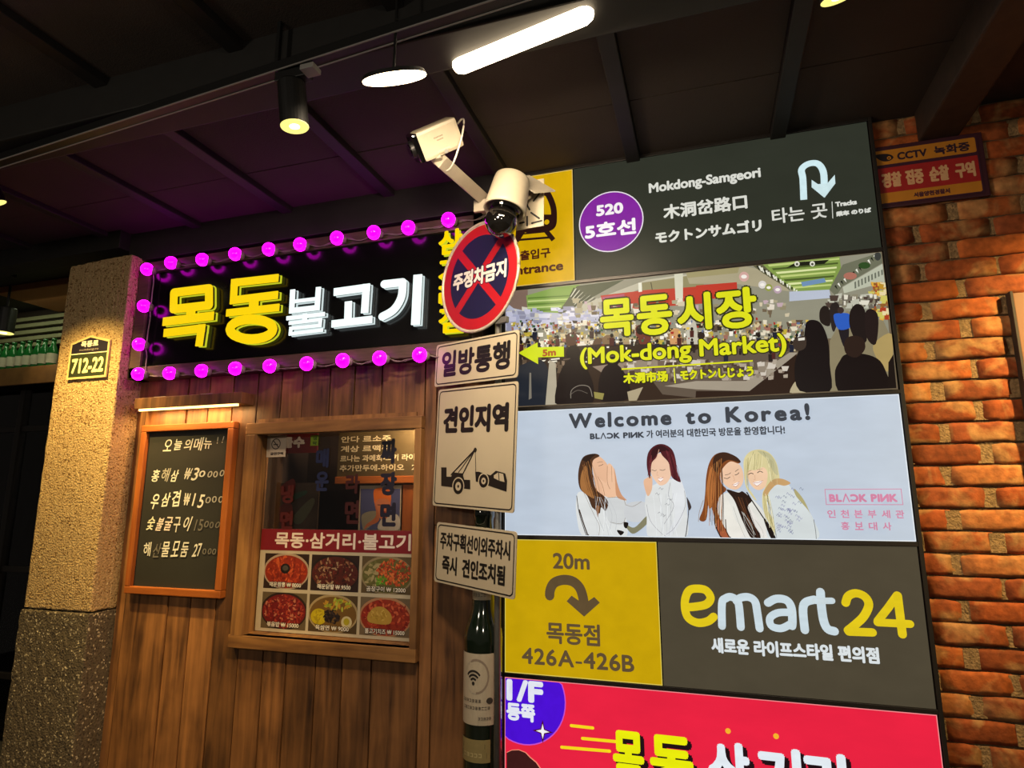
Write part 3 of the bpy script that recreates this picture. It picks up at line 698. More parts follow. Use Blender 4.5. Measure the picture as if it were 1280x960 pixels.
t = thing('picture_lamp', 'wooden box lamp with a warm glowing strip fixed above the chalkboard', 'lamp', (-2.4, 2.43, 1.99))
bm = B(); box(bm, -2.725, -2.073, 2.345, YP+.002, 1.995, 2.05, .003); obj('housing', bm, M['plank'], t)
bm = B(); box(bm, -2.70, -2.098, 2.350, 2.362, 1.984, 1.996, .003); obj('light_strip', bm, M['strip'], t)
for x in (-2.62, -2.33):
    bm = B(); box(bm, x, x+.07, 2.36, 2.40, 2.05, 2.054); obj('mounting_clip', bm, M['cream2'], t)
L = bpy.data.lights.new('picture_lamp_light', 'AREA'); L.shape = 'RECTANGLE'; L.size = .58; L.size_y = .02; L.energy = 3.6; L.color = (1, .56, .2)
lo = bpy.data.objects.new('picture_lamp_light', L); COL.objects.link(lo); lo.location = (-2.4, 2.368, 1.98); lo.rotation_euler = (math.radians(14), 0, 0)

# ================================================================== SHOP SIGN
SX0, SX1, SZ0, SZ1 = -2.79, -.865, 2.152, 2.775
YS_ = 2.345
sg = thing('shop_sign', 'black glossy shop sign box with yellow and white glowing letters', 'sign', (-1.85, 2.43, 2.15))
bm = B(); box(bm, SX0+.03, SX1-.03, YS_+.014, 2.42, SZ0+.03, SZ1-.03); obj('face_panel', bm, M['blackgloss'], sg)
for (x0, x1, z0, z1) in ((SX0, SX0+.07, SZ0, SZ1), (SX1-.05, SX1, SZ0, SZ1), (SX0, SX1, SZ0, SZ0+.06), (SX0, SX1, SZ1-.06, SZ1)):
    bm = B(); box(bm, x0, x1, YS_, YP-.002, z0, z1, .004); obj('frame', bm, M['bronze'], sg)
O3 = (160, 240); K3 = 3.2
def pxs(pts, y, o=O3, k=K3): return [W(o[0]+a/k, o[1]+b/k, y) for a, b in pts]
YF = YS_-.022      # front of the raised letters
def arc(cx, cy, rx, ry, n=20): return [(cx+rx*math.cos(2*PI*i/n), cy+ry*math.sin(2*PI*i/n)) for i in range(n)]
LET = {
 'yellow': [
  ([[(182, 402), (322, 385), (322, 452), (180, 468)]], 34, True), ([[(250, 470), (249, 500)]], 40, False), ([[(152, 517), (326, 496)]], 34, False), ([[(155, 562), (292, 545), (284, 600)]], 32, False)],
 'yellow2': [
  ([[(586, 344), (424, 362), (420, 432), (584, 412)]], 30, False), ([[(502, 430), (501, 465)]], 40, False), ([[(404, 482), (590, 462)]], 28, False), ([arc(492, 548, 86, 40)], 36, True)],
 'white': [
  ([[(657, 400), (653, 474), (755, 462), (760, 390)]], 20, False), ([[(656, 438), (757, 426)]], 13, False), ([[(640, 504), (778, 488)]], 15, False), ([[(706, 496), (705, 512)]], 18, False),
  ([[(648, 524), (768, 510), (766, 533), (650, 545), (648, 567), (772, 552)]], 12, False)],
 'white2': [([[(836, 398), (952, 382), (946, 468)]], 28, False), ([[(880, 452), (878, 515)]], 28, False), ([[(826, 526), (962, 510)]], 26, False)],
 'white3': [([spline([(1024, 368), (1098, 360)], 2)+spline([(1098, 360), (1092, 420), (1062, 470), (1016, 498)], 5)], 28, False), ([[(1158, 348), (1150, 512)]], 32, False)],
}
mpp = (W(500, 360, YF)[0]-W(300, 360, YF)[0])/200*1.0   # metres per pixel near the letters
def letter_polys(groups, y, grow=0):
    out = []
    for paths, wd, closed in groups:
        for p_ in paths:
            q = pxs(p_, YF); a = W(300, 380, YF); b = W(300, 381, YF)
            out += stroke_polys(q, wd/K3*abs(a[1]-b[1])+grow, 'square' if not closed and len(p_) < 8 else 'round', closed)
            for c in q:        # square joints
                pass
    return out
for nm, face, rim, parts_ in (('목', 'yellow_lit', 'yellow_rim', ['yellow']), ('동', 'yellow_lit', 'yellow_rim', ['yellow2']), ('불', 'white_lit', 'white_rim', ['white']), ('고', 'white_lit', 'white_rim', ['white2']), ('기', 'white_lit', 'white_rim', ['white3'])):
    for part, y0, y1, g, mm in (('letter_face', YF, YF+.006, 0, face), ('letter_body', YF+.006, YF+.022, -.008, 'black'), ('letter_rim', YF+.022, YF+.030, 0, rim)):
        bm = B(); i = 0
        for k_ in parts_:
            for q in letter_polys(LET[k_], YF, g):
                ar = sum(q[a][0]*q[(a+1) % len(q)][1]-q[(a+1) % len(q)][0]*q[a][1] for a in range(len(q)))
                if ar < 0: q = q[::-1]
                prism(bm, q, y0-.00003*i, y1); i += 1
        obj(part, bm, M[mm], sg)
# vertical small yellow letters at the right end
for i, (ch, yy) in enumerate((('삼', 304), ('거', 339), ('리', 371), ('점', 401))):
    x0, zc = W(548, yy, YF); x1 = W(577, yy, YF)[0]; h_ = .058
    for part, y, g, mm in (('letter_face', YF, 0, 'yellow_lit'), ('letter_rim', YF+.022, .0, 'yellow_rim')):
        bm = B()
        for q in text_polys(ch, x0, zc-h_, x1+.004, zc+h_, .0042):
            vs = [bm.verts.new((x, y, z)) for x, z in q]
            try: bm.faces.new(vs)
            except ValueError: pass
        obj(part, bm, M[mm], sg)

# ================================================================== BULB STRING
YBU = 2.312
top = [(210, 328), (249, 324), (290, 317), (332, 311), (371, 305), (417, 297), (463, 290), (506, 284), (556, 274)]
left_ = [(180, 336), (176, 382), (170, 430)]
bot = [(169, 467), (208, 466), (248, 463), (290, 460), (333, 457), (379, 454), (424, 450), (470, 447), (520, 443)]
cab = thing('light_string', 'thin twisted cable carrying magenta bulbs round the black shop sign', 'cable', P(350, 460, YS_))
def sagged(pts, side):
    out = []
    for a, b in zip(pts, pts[1:]):
        for k in range(8):
            t_ = k/8; p_ = a.lerp(b, t_); s_ = math.sin(PI*t_)*.012+.004*math.sin(9*t_+a.x*30)
            out.append(p_+Vector((s_*side, 0, -s_*(0 if side else 1))))
    return out+[pts[-1]]
def sock(p): return Vector((p[0]+.034, YS_-.006, p[1]-.004))
tp = [sock(W(*q, YBU)) for q in left_[::-1]+top]; bt = [sock(W(*q, YBU)) for q in bot]
tp.append(tp[-1]+Vector((.16, 0, .01))); bt.append(bt[-1]+Vector((.18, 0, .01)))
bm = B(); tube(bm, sagged([sock(W(*bot[0], YBU))]+tp[:3], .6), .0028, 6); obj('cord', bm, M['cable'], cab)
bm = B(); tube(bm, sagged(tp[2:], 0), .0028, 6); tube(bm, [p_+Vector((0, -.004, .004*math.sin(i*1.3))) for i, p_ in enumerate(sagged(tp[2:], 0))], .002, 6); obj('cord', bm, M['cable'], cab)
bm = B(); tube(bm, sagged(bt, 0), .0028, 6); tube(bm, [p_+Vector((0, -.004, .004*math.sin(i*1.7))) for i, p_ in enumerate(sagged(bt, 0))], .002, 6); obj('cord', bm, M['cable'], cab)
def bulb_proto():
    t = thing('globe_bulb', '', 'light bulb', (0, 0, 0), 'magenta globe bulbs round the shop sign')
    bm = B(); lathe(bm, (-.002, -.030, .0), (.030, .018, -.004), [(0, .003), (.0015, .010), (.006, .0195), (.014, .0275), (.024, .0315), (.034, .0325), (.043, .030), (.050, .025), (.056, .018)], 20); obj('globe', bm, M['bulb'], t, smooth=True)
    bm = B(); lathe(bm, (.026, .008, -.0035), (.046, .024, -.006), [(0, .019), (.006, .021), (.02, .019), (.026, .012)], 14); obj('socket', bm, M['cable'], t, smooth=True)
    return t
b0 = bulb_proto(); first = True
def place_bulb(q, label):
    global first
    o = b0 if first else copy_tree(b0); first = False
    x, z = W(*q, YBU-.01); o.location = (x, YBU, z); o['label'] = label
for i, q in enumerate(top): place_bulb(q, 'magenta globe bulb in the row above the shop sign, %s from the pillar' % ORD[i])
for i, q in enumerate(bot): place_bulb(q, 'magenta globe bulb in the row below the shop sign, %s from the pillar' % ORD[i])
for i, q in enumerate(left_): place_bulb(q, ['topmost', 'middle', 'lowest'][i]+' of three magenta globe bulbs up the pillar end of the shop sign')

# ================================================================== HOUSE NUMBER PLATE
t = thing('house_number_plate', 'gabled house number plate 712-22 with cream border on the speckled pillar', 'sign', (-3.0, 2.3, 2.16))
YN = 2.288
def plate(g): return [(-3.137+g, 2.158+g), (-2.868-g, 2.158+g), (-2.868-g, 2.352-g*.8), (-3.003, 2.386-g), (-3.137+g, 2.352-g*.8)]
bm = B(); prism(bm, plate(0), YN, 2.296); obj('border_plate', bm, mat('plate_cream_border', '#c9b27c', .5), t)
pr = Print(YN); pr.add([plate(.011)], '#29301a'); pr.add([[(-3.126, 2.293), (-2.879, 2.293), plate(.011)[2], plate(.011)[3], plate(.011)[4]]], '#1c1624')
pr.rect(-3.126, 2.289, -2.879, 2.294, '#d8cdb0')
pr.text('목동로', -3.065, 2.325, -2.945, 2.358, '#d8d0c0', .0015); pr.text('mokdong-ro', -3.07, 2.303, -2.94, 2.318, '#8c8278', .0003)
pr.text('712-22', -3.112, 2.187, -2.892, 2.268, '#e6dca0', .0035); pr.build('lettering', M['ink'], t)

# ================================================================== ROAD SIGN POLE
AA = math.radians(27); RR = math.radians(-3.0)
pole = P(621, 650, 2.2); PXX, PYY = pole.x, pole.y
nrm = Vector((math.sin(AA), math.cos(AA), 0)); dx_ = Vector((math.cos(AA), -math.sin(AA), 0))
ax = dx_*math.cos(RR)+Vector((0, 0, 1))*math.sin(RR); az = -dx_*math.sin(RR)+Vector((0, 0, 1))*math.cos(RR)
c0 = nrm.dot(Vector((PXX, PYY, 0)))-.02
org = nrm*c0+dx_*(dx_.dot(Vector((PXX, PYY, 0))))+Vector((0, 0, 1.6))
MT = Matrix(((ax.x, nrm.x, az.x, org.x), (ax.y, nrm.y, az.y, org.y), (ax.z, nrm.z, az.z, org.z), (0, 0, 0, 1)))
MI = MT.inverted()
post = thing('road_sign_post', 'thin grey pole carrying a round no-parking sign and three white plates', 'road sign', (PXX, PYY, 0))
def Q(px, py, off=0):           # photo pixel -> local (u, w) on the tilted sign plane
    d = ray(px, py); n = nrm; k = (c0+off)/n.dot(d); p_ = d*k+Vector((0, 0, 1.55)); l_ = MI @ p_; return (l_.x, l_.z)
bm = B(); cyl(bm, (PXX, PYY+.012, 0), (PXX, PYY+.012, 2.83), .0125, n=16); obj('pole', bm, M['greymetal'], post, smooth=True)
bm = B(); box(bm, PXX-.045, PXX+.045, PYY-.035, PYY+.06, 0, .02, .004); obj('base', bm, M['greymetal'], post)
MTL = Matrix.Translation(-Vector((PXX, PYY, 0))) @ MT
def rrect(x0, z0, x1, z1, r, n=5):
    out = []
    for cx, cz, a in ((x1-r, z1-r, 0), (x0+r, z1-r, PI/2), (x0+r, z0+r, PI), (x1-r, z0+r, 1.5*PI)):
        out += [(cx+r*math.cos(a+PI/2*i/n), cz+r*math.sin(a+PI/2*i/n)) for i in range(n+1)]
    return out
signwhite = mat('reflective_sign_white', '#b9ad94', .4, noise=.06, nscale=4)
class LP(Print):
    def px(s, pts, col, smooth=False, o=(0, 0), k=1):
        q = [Q(o[0]+a/k, o[1]+b/k) for a, b in pts]
        if smooth: q = spline(q, 5, True)
        return s.add([q], col)
    def pl(s, pts, wd, col, o=(0, 0), k=1, cap='round', closed=False):
        return s.add(stroke_polys([Q(o[0]+a/k, o[1]+b/k) for a, b in pts], wd, cap, closed), col)
def sign_plate(q, name='sign_plate'):
    c = [Q(*p_) for p_ in q]
    x0 = (c[0][0]+c[3][0])/2; x1 = (c[1][0]+c[2][0])/2; z1 = (c[0][1]+c[1][1])/2; z0 = (c[2][1]+c[3][1])/2
    bm = B(); prism(bm, rrect(x0, z0, x1, z1, .012)[::-1], 0, .004)
    bmesh.ops.transform(bm, matrix=MTL, verts=bm.verts); o = obj(name, bm, signwhite, post, local=True)
    pr = LP(-.0004, 5e-6, True); e = .010
    rr_ = rrect(x0+e, z0+e, x1-e, z1-e, .016)
    pr.add(stroke_polys(rr_, .0048, 'round', True), '#15120f')
    return o, pr, (x0, z0, x1, z1)
# one-way plate
o, pr, (x0, z0, x1, z1) = sign_plate([(545, 431), (648, 413), (648, 471), (544, 484)])
pr.text('일방통행', x0+.042, z0+.036, x1-.042, z1-.034, '#15120f', .0045); pr.build('lettering', M['ink'], o, MTL, True)
# towing plate
o, pr, (x0, z0, x1, z1) = sign_plate([(546, 489), (646, 475), (644, 643), (543, 631)])
pr.text('견인지역', x0+.042, z1-.185, x1-.042, z1-.075, '#15120f', .0062)
K6 = dict(o=(520, 380), k=2.4)
blk = '#15120f'
pr.px([(76, 490), (92, 490), (92, 518), (106, 518), (112, 505), (140, 508), (145, 527), (163, 528), (163, 556), (76, 546)], blk, **K6)
c_ = Q(520+127/2.4, 380+547/2.4); pr.add([disc_pts(*c_, .036)], signc := '#b9ad94'); pr.add([disc_pts(*c_, .031)], blk); pr.add([disc_pts(*c_, .017)], '#b9ad94'); pr.add([disc_pts(*c_, .006)], blk)
pr.pl([(106, 512), (178, 436)], .006, blk, **K6); pr.pl([(128, 505), (178, 436)], .004, blk, **K6); pr.pl([(140, 512), (178, 436)], .006, blk, **K6); pr.pl([(178, 436), (180, 506)], .003, blk, **K6)
c_ = Q(520+178/2.4, 380+438/2.4); pr.add([disc_pts(*c_, .009)], blk)
pr.px([(178, 504), (188, 503), (224, 514), (240, 500), (268, 508), (274, 530), (272, 563), (180, 532)], blk, **K6)
pr.px([(234, 514), (246, 506), (262, 510), (266, 534), (250, 530), (234, 522)], '#b9ad94', **K6); pr.pl([(248, 506), (250, 530)], .004, blk, **K6)
for a, b, r_ in ((203, 531, .025),):
    c_ = Q(520+a/2.4, 380+b/2.4); pr.add([disc_pts(*c_, r_+.005)], '#b9ad94'); pr.add([disc_pts(*c_, r_)], blk); pr.add([disc_pts(*c_, r_*.5)], '#b9ad94'); pr.add([disc_pts(*c_, r_*.18)], blk)
pr.build('lettering', M['ink'], o, MTL, True)
# small plate
o, pr, (x0, z0, x1, z1) = sign_plate([(546, 652), (645, 665), (644, 752), (543, 725)])
pr.text('주차구획선이외주차시', x0+.026, z0+.128, x1-.028, z1-.034, '#15120f', .0022); pr.text('즉시', x0+.045, z0+.038, x0+.135, z0+.108, '#15120f', .0026); pr.text('견인조치됨', x0+.165, z0+.038, x1-.05, z0+.108, '#15120f', .0026)
pr.build('lettering', M['ink'], o, MTL, True)
# round sign
ell = [(556, 353), (580, 293), (646, 333), (590, 416.7), (623, 400), (640, 373), (563, 386.7), (560, 320), (641.7, 293), (645.7, 313)]
cu, cw = Q(601, 345)
cs = [Q(*e_) for e_ in ell]; cu = (Q(556, 353)[0]+Q(646, 333)[0])/2; cw = Q(590, 416.7)[1]+.232; RD = .229
bm = B(); d_ = disc_pts(cu, cw, RD, n=64)
prism(bm, d_[::-1], 0, .004); bmesh.ops.transform(bm, matrix=MTL, verts=bm.verts); o = obj('round_plate', bm, mat('aluminium_rim', '#c9bfb2', .35, metal=.3), post, local=True)
bm = B(); ringp = [(cu+(RD-.002)*math.cos(2*PI*i/64), 0, cw+(RD-.002)*math.sin(2*PI*i/64)) for i in range(65)]
tube(bm, ringp, .006, 8); bmesh.ops.transform(bm, matrix=MTL, verts=bm.verts); obj('rolled_edge', bm, mat('pale_metal_edge', '#cdbfae', .35, metal=.3), o, local=True, smooth=True)
pr = LP(-.0006, 5e-6); red = '#a8121c'; nav = '#121238'
pr.add([disc_pts(cu, cw, RD-.011, n=64)], red); pr.add([disc_pts(cu, cw, RD*.76, n=64)], nav)
for sgn in (1, -1):
    pr.k += 1; a_ = RD*.78*.7071; pr.add(stroke_polys([(cu-a_, cw-a_*sgn), (cu+a_, cw+a_*sgn)], .036, 'butt'), red)
pr.add([], red)
ring = [disc_pts(cu, cw, RD*.76+.0, n=64), disc_pts(cu, cw, RD-.012, n=64)]
for i in range(64):
    j = (i+1) % 64; 
    pr.add([[ring[0][i], ring[1][i], ring[1][j], ring[0][j]]], red)
pr.text('주정차금지', cu-.158, cw-.034, cu+.162, cw+.042, '#d8d2cc', .0035, outline=nav, ow=.004)
pr.build('lettering', M['ink'], o, MTL, True)
for u_, w_ in ((0, Q(600, 455)[1]), (0, Q(600, 510)[1]), (0, Q(600, 610)[1]), (0, Q(600, 690)[1]), (0, cw-.05), (0, cw-.2)):
    bm = B(); box(bm, -.03, .03, .004, .022, w_-.012, w_+.012, .002)
    bmesh.ops.transform(bm, matrix=MTL, verts=bm.verts); obj('clamp', bm, M['greymetal'], post, local=True)

# ================================================================== BOTTLE-SHAPED STAND BEHIND THE POLE
YT = 2.285
bx = W(603.5, 860, YT)[0]; rb = (W(626, 860, YT)[0]-W(581, 860, YT)[0])/2
tb = thing('bottle_display', 'tall dark bottle-shaped display with a white wifi label behind the sign pole', 'bottle', (bx, YT, 0))
zz = lambda py: W(604, py, YT-rb)[1]
rn_ = (W(615, 700, YT)[0]-W(591, 700, YT)[0])/2
bm = B(); lathe(bm, (bx, YT, 0), (bx, YT, 3), [(0, rb*.95), (.01, rb), (zz(815), rb), (zz(803), rb*1.02), (zz(792), rb*.98), (zz(780), rb*.82), (zz(766), rn_*1.12), (zz(740), rn_), (zz(650), rn_*.95), (zz(645), rn_*1.08), (zz(632), rn_*1.08), (zz(630), rn_*.7)], 40)
obj('body', bm, M['darkbottle'], tb, smooth=True)
def wrap(name, z0, z1, th0, th1, r, polys_col, base, nseg=20):
    """label bent round the bottle: artwork given as (angle 0..1, height 0..1)"""
    def mp(u, v, k): 
        a = th0+(th1-th0)*u; return (bx+(r+k)*math.sin(a), YT-(r+k)*math.cos(a), z0+(z1-z0)*v)
    v = []; f = []; c = []
    def addp(q, col, k):
        i = len(v); v.extend(Vector(mp(a, b, k))-Vector((bx, YT, 0)) for a, b in q); f.append(list(range(i, i+len(q)))); c.extend([(*lin(col), 1)]*len(q))
    for s_ in range(nseg):
        a, b = s_/nseg, (s_+1)/nseg; addp([(a, 0), (b, 0), (b, 1), (a, 1)], base, 0)
    k = 1
    for col, ps in polys_col:
        for q in ps: addp(q, col, .0006+.00005*k)
        k += 1
    me = bpy.data.meshes.new(name); me.from_pydata([tuple(x) for x in v], [], f); at = me.color_attributes.new('ink', 'FLOAT_COLOR', 'POINT'); at.data.foreach_set('color', [x for q in c for x in q])
    me.materials.append(M['ink']); o_ = bpy.data.objects.new(name, me); COL.objects.link(o_); o_.parent = tb; return o_
art = []
def dashes(u0, u1, v0, v1, n, seed):      # print too small and worn to read
    r_ = random.Random(seed); out = []; w_ = (u1-u0)/n
    for i in range(n):
        a_ = u0+w_*i; b_ = a_+w_*.72; m_ = (v0+v1)/2
        out += [[(a_, v1-(v1-v0)*.22), (b_, v1-(v1-v0)*.22), (b_, v1), (a_, v1)], [(a_, v0), (b_, v0), (b_, v0+(v1-v0)*.2), (a_, v0+(v1-v0)*.2)]]
        if r_.random() < .7: out.append([(b_-w_*.2, v0), (b_, v0), (b_, v1), (b_-w_*.2, v1)])
        if r_.random() < .5: out.append([(a_, m_-.1*(v1-v0)), (b_, m_-.1*(v1-v0)), (b_, m_+.1*(v1-v0)), (a_, m_+.1*(v1-v0))])
    return out
cxu, cv = .47, .68
def ringq(u, v, ru, rv, a0, a1, w_, n=14):
    return [[(u+ru*s_*math.cos(a), v+rv*s_*math.sin(a)) for s_, a in ((1-w_, p0), (1, p0), (1, p1), (1-w_, p1))] for p0, p1 in [(a0+(a1-a0)*i/n, a0+(a1-a0)*(i+1)/n) for i in range(n)]]
art.append(('#8c7c6c', ringq(cxu+.03, cv, .27, .25, -PI/2, PI/2+.5, .13)))
art.append(('#b0a594', ringq(cxu+.03, cv, .27, .25, PI/2+.4, 1.5*PI, .05)))
for rr__ in (1, .72, .44): art.append(('#26221e', ringq(cxu-.03, cv-.10, .20*rr__, .19*rr__, .7, PI-.7, .2/rr__*.8)))
art.append(('#26221e', [disc_pts(cxu-.03, cv-.10, .032, .028, 10)]))
art.append(('#5a5048', dashes(.15, .62, .32, .36, 7, 1))); art.append(('#3a342e', [disc_pts(.78, .34, .07, .045, 14)]))
art.append(('#5a5048', dashes(.18, .80, .22, .26, 10, 2))); art.append(('#5a5048', dashes(.55, .82, .08, .115, 5, 3)))
wrap('wifi_label', zz(908), zz(818), -1.25, 1.25, rb+.0012, art, '#b3a690')
wrap('neck_label', zz(769), zz(735), -1.2, 1.1, rn_*1.03+.001, [('#6a5e52', dashes(.2, .8, .62, .75, 5, 4)), ('#6a5e52', dashes(.25, .75, .26, .38, 5, 5))], '#a2957e')
wrap('lower_label', zz(955), zz(926), -1.1, .75, rb+.0012, [('#3c2c24', [[(.1, .2), (.9, .2), (.9, .45), (.1, .45)], [(.15, .6), (.85, .62), (.85, .82), (.15, .8)]]), ('#b9a878', dashes(.2, .8, .24, .41, 5, 6))], '#8c7c50')

# ================================================================== LIGHT BOXES
LX0, LX1 = -.785, .6505
ZR = [2.955, 2.4355, 1.913, 1.4005, .8865, .37]
YX = 2.40
fr = thing('light_box_cabinet', 'dark metal frame holding the stack of glowing signs on the brick wall', 'frame', (-.07, 2.43, .36))
bm = B(); box(bm, LX0-.03, LX0-.003, YX-.008, 2.424, .34, 2.965, .002); obj('side_rail', bm, M['frame'], fr)
bm = B(); box(bm, LX1+.003, LX1+.016, YX-.004, 2.424, .34, 2.965, .002); obj('side_rail', bm, M['frame'], fr)
for z_ in ZR:
    bm = B(); box(bm, LX0-.003, LX1+.003, YX-.003, 2.424, z_-.0075, z_+.0075, .0015); obj('cross_rail', bm, M['frame'], fr)
def lightbox(name, label, x0, x1, z0, z1, col, edge=None):
    t = thing(name, label, 'sign', ((x0+x1)/2, 2.43, z0))
    bm = B(); box(bm, x0+.001, x1-.001, YX+.002, 2.424, z0+.0085, z1-.0085); obj('casing', bm, M['frame'], t)
    pr = Print(YX+.0015); pr.rect(x0+.001, z0+.0085, x1-.001, z1-.0085, col)
    if edge:
        e = .0028; a, b, c, d = x0+.001, z0+.0085, x1-.001, z1-.0085
        for q in ((a, b, c, b+e), (a, d-e, c, d), (a, b, a+e, d), (c-e, b, c, d)): pr.rect(*q, edge)
    return t, pr
# -- yellow entrance sign
t, pr = lightbox('entrance_light_box', 'yellow backlit entrance sign with train pictogram behind the security camera', LX0, -.478, ZR[1], ZR[0], '#cda208', '#dcc070')
o_f = pr.build('face', M['lit'], t)
pr = Print(YX-.0015); K2 = dict(o=(590, 200), k=8); dk = '#2a1410'
pr.line([(640, 330), (740, 330), (775, 370), (810, 460), (820, 540), (815, 640), (780, 680), (720, 690), (560, 700)], .026, dk, True, **K2)
pr.line([(560, 330), (520, 340), (485, 370), (452, 460), (440, 540), (440, 640), (470, 680), (560, 700)], .026, dk, True, **K2)
pr.line([(560, 330), (640, 330)], .026, dk, **K2)
pr.px([(450, 545), (810, 545), (818, 600), (815, 650), (780, 690), (640, 705), (480, 700), (440, 640)], dk, **K2)
for a, b in ((748, 622), (500, 632)):
    c_ = W(590+a/8, 200+b/8, YX); pr.add([disc_pts(*c_, .0115)], '#cda208')
pr.px([(440, 700), (520, 700), (480, 760), (470, 800), (430, 830)], dk, **K2) ; pr.line([(520, 705), (450, 815)], .017, dk, cap='butt', **K2); pr.line([(730, 695), (815, 800)], .020, dk, cap='butt', **K2)
pr.line([(500, 740), (745, 715)], .007, dk, cap='butt', **K2); pr.line([(460, 800), (800, 772)], .010, dk, cap='butt', **K2)
pr.build('train_pictogram', M['lit'], t)
pr = Print(YX-.0015)
pr.pxtext('출입구', (650, 320), (688, 315), .046, '#4a2012', .0018); pr.pxtext('Entrance', (636, 340), (704, 331), .042, '#4a2012', .0022); pr.build('lettering', M['lit'], t)
# -- station sign
t, pr = lightbox('station_light_box', 'dark green backlit station sign with purple line badge and white track arrow', -.476, LX1, ZR[1], ZR[0], '#2e3128')
pr.build('face', M['lit'], t)
pr = Print(YX-.0015); c_ = W(763.5, 277, YX); r_ = (W(804, 277, YX)[0]-W(723, 277, YX)[0])/2
pr.add([disc_pts(*c_, r_, n=48)], '#e0d8e4'); pr.add([disc_pts(*c_, r_-.0045, n=48)], '#7a2296')
pr.pxtext('520', (745, 264), (779, 259), .050, '#e8e4ea', .0032); pr.pxtext('5호선', (731, 290), (795, 282), .070, '#ece8ee', .0034); pr.build('line_badge', M['lit'], t)
pr = Print(YX-.0015); wh = '#d2d4cc'
pr.pxtext('Mokdong-Samgeori', (811, 237), (951, 217), .056, wh, .0022); pr.pxtext('木洞岔路口', (829, 265), (934, 252), .064, wh, .0024); pr.pxtext('モクトンサムゴリ', (819, 297), (952, 281), .052, wh, .0026)
pr.pxtext('타는 곳', (965, 272), (1034, 261), .062, wh, .0012); pr.line([(1040, 252), (1041, 273)], .0025, wh, cap='butt')
pr.pxtext('Tracks', (1044, 256), (1071, 252), .020, wh, .0016); pr.pxtext('乘车 のりば', (1045, 268), (1089, 262), .021, wh, .0016); pr.build('lettering', M['lit'], t)
pr = Print(YX-.0015); K8 = dict(o=(620, 120), k=2.56)
pr.line([(985, 332), (982, 265), (978, 235), (1000, 217), (1030, 217), (1048, 245), (1050, 300)], .024, '#c8e0e4', True, cap='butt', **K8)
pr.px([(1010, 282), (1050, 325), (1084, 264), (1084, 282), (1052, 325)], '#c8e0e4', **K8); pr.px([(1010, 268), (1030, 282), (1060, 280), (1084, 252), (1086, 280), (1050, 325), (1010, 292)], '#c8e0e4', **K8)
pr.build('arrow', M['lit'], t)
# -- market photograph sign
t, pr = lightbox('market_light_box', 'backlit photograph of a crowded covered market with yellow lettering and arrow', LX0, LX1, ZR[2], ZR[1], '#6a5c48')
pr.build('face', M['lit'], t)
pr = Print(YX-.0005, 4e-6); A = dict(o=(630, 320), k=5.052); C = dict(o=(870, 310), k=4.8)
pz0, pz1, pX0, pX1 = ZR[2]+.011, ZR[1]-.011, LX0+.004, LX1-.004
def inside(q): return [(min(max(x, pX0), pX1), min(max(z, pz0), pz1)) for x, z in q]
def ppx(pts, col, smooth=False, o=(0, 0), k=1):
    q = [W(o[0]+a/k, o[1]+b/k, pr.Y) for a, b in pts]
    if smooth: q = spline(q, 4, True)
    pr.add([inside(q)], col)
rn = random.Random(21)
def spk(n, x0, y0, x1, y1, cols, s0, s1, asp=1.0):
    """small goods, faces and lamps of the printed photograph"""
    for _ in range(n):
        x, y = rn.uniform(x0, x1), rn.uniform(y0, y1); s_ = rn.uniform(s0, s1); u = rn.uniform(.5, 1.6)*asp
        ppx([(x-s_*u, y-s_*rn.uniform(.4, 1)), (x+s_*u, y-s_*rn.uniform(.4, 1)), (x+s_*u*rn.uniform(.5, 1), y+s_), (x-s_*u*rn.uniform(.5, 1), y+s_)], rn.choice(cols))
ppx([(625, 355), (1110, 300), (1112, 420), (625, 440)], '#8c8a78')
ppx([(0, 300), (150, 350), (640, 330), (640, 410), (60, 470), (0, 470)], '#aeb0c0', **A)
ppx([(0, 210), (150, 200), (150, 350), (60, 330), (0, 290)], '#7a6458', **A)
ppx([(140, 250), (330, 195), (480, 180), (340, 360), (150, 350)], '#7d9a4c', **A)
for i in range(5): ppx([(150, 262+20*i), (430-22*i, 246+22*i), (430-22*i, 254+22*i), (150, 272+20*i)], '#b6c880' if i % 2 else '#5c7a34', **A)
ppx([(460, 190), (760, 150), (560, 260), (380, 370), (340, 360)], '#4e5440', **A)
for i in range(16): ppx([(440+17*i-6*i, 200+6*i), (448+17*i-6*i, 200+5*i), (420+10*i-6*i, 250+8*i), (414+10*i-6*i, 250+8*i)], '#d0d0c0' if i % 2 else '#1e2018', **A)
ppx([(350, 370), (640, 250), (900, 150), (1263, 100), (1263, 120), (900, 190), (640, 300), (360, 410)], '#b4b09c', **A)
ppx([(860, 170), (1263, 110), (1263, 190), (860, 230)], '#8a8460', **A); ppx([(930, 165), (940, 220), (935, 222), (925, 168)], '#4a4634', **A)
ppx([(-60, 155), (300, 110), (480, 150), (560, 260), (240, 215), (-40, 215)], '#a49c80', **C)
ppx([(-60, 120), (260, 100), (250, 150), (-50, 180)], '#989068', **C)
ppx([(340, 90), (620, 60), (620, 210), (560, 250), (400, 150)], '#5c5a40', **C)
ppx([(400, 85), (860, 40), (870, 120), (800, 250), (590, 262), (500, 190)], '#7e9648', **C)
for i in range(7):
    ppx([(430+24*i, 100+22*i), (860-8*i, 60+26*i), (860-8*i, 70+26*i), (440+24*i, 112+22*i)], ['#b8c878', '#4a5a28', '#d4dca0'][i % 3], **C)
ppx([(540, 120), (600, 85), (800, 70), (770, 95), (600, 110)], '#1e2014', **C)
for x_ in (606, 698): ppx(disc_pts(x_, 95, 16, 16, 12), '#d8d8c8', **C); ppx(disc_pts(x_, 97, 8, 8, 10), '#4a4a40', **C)
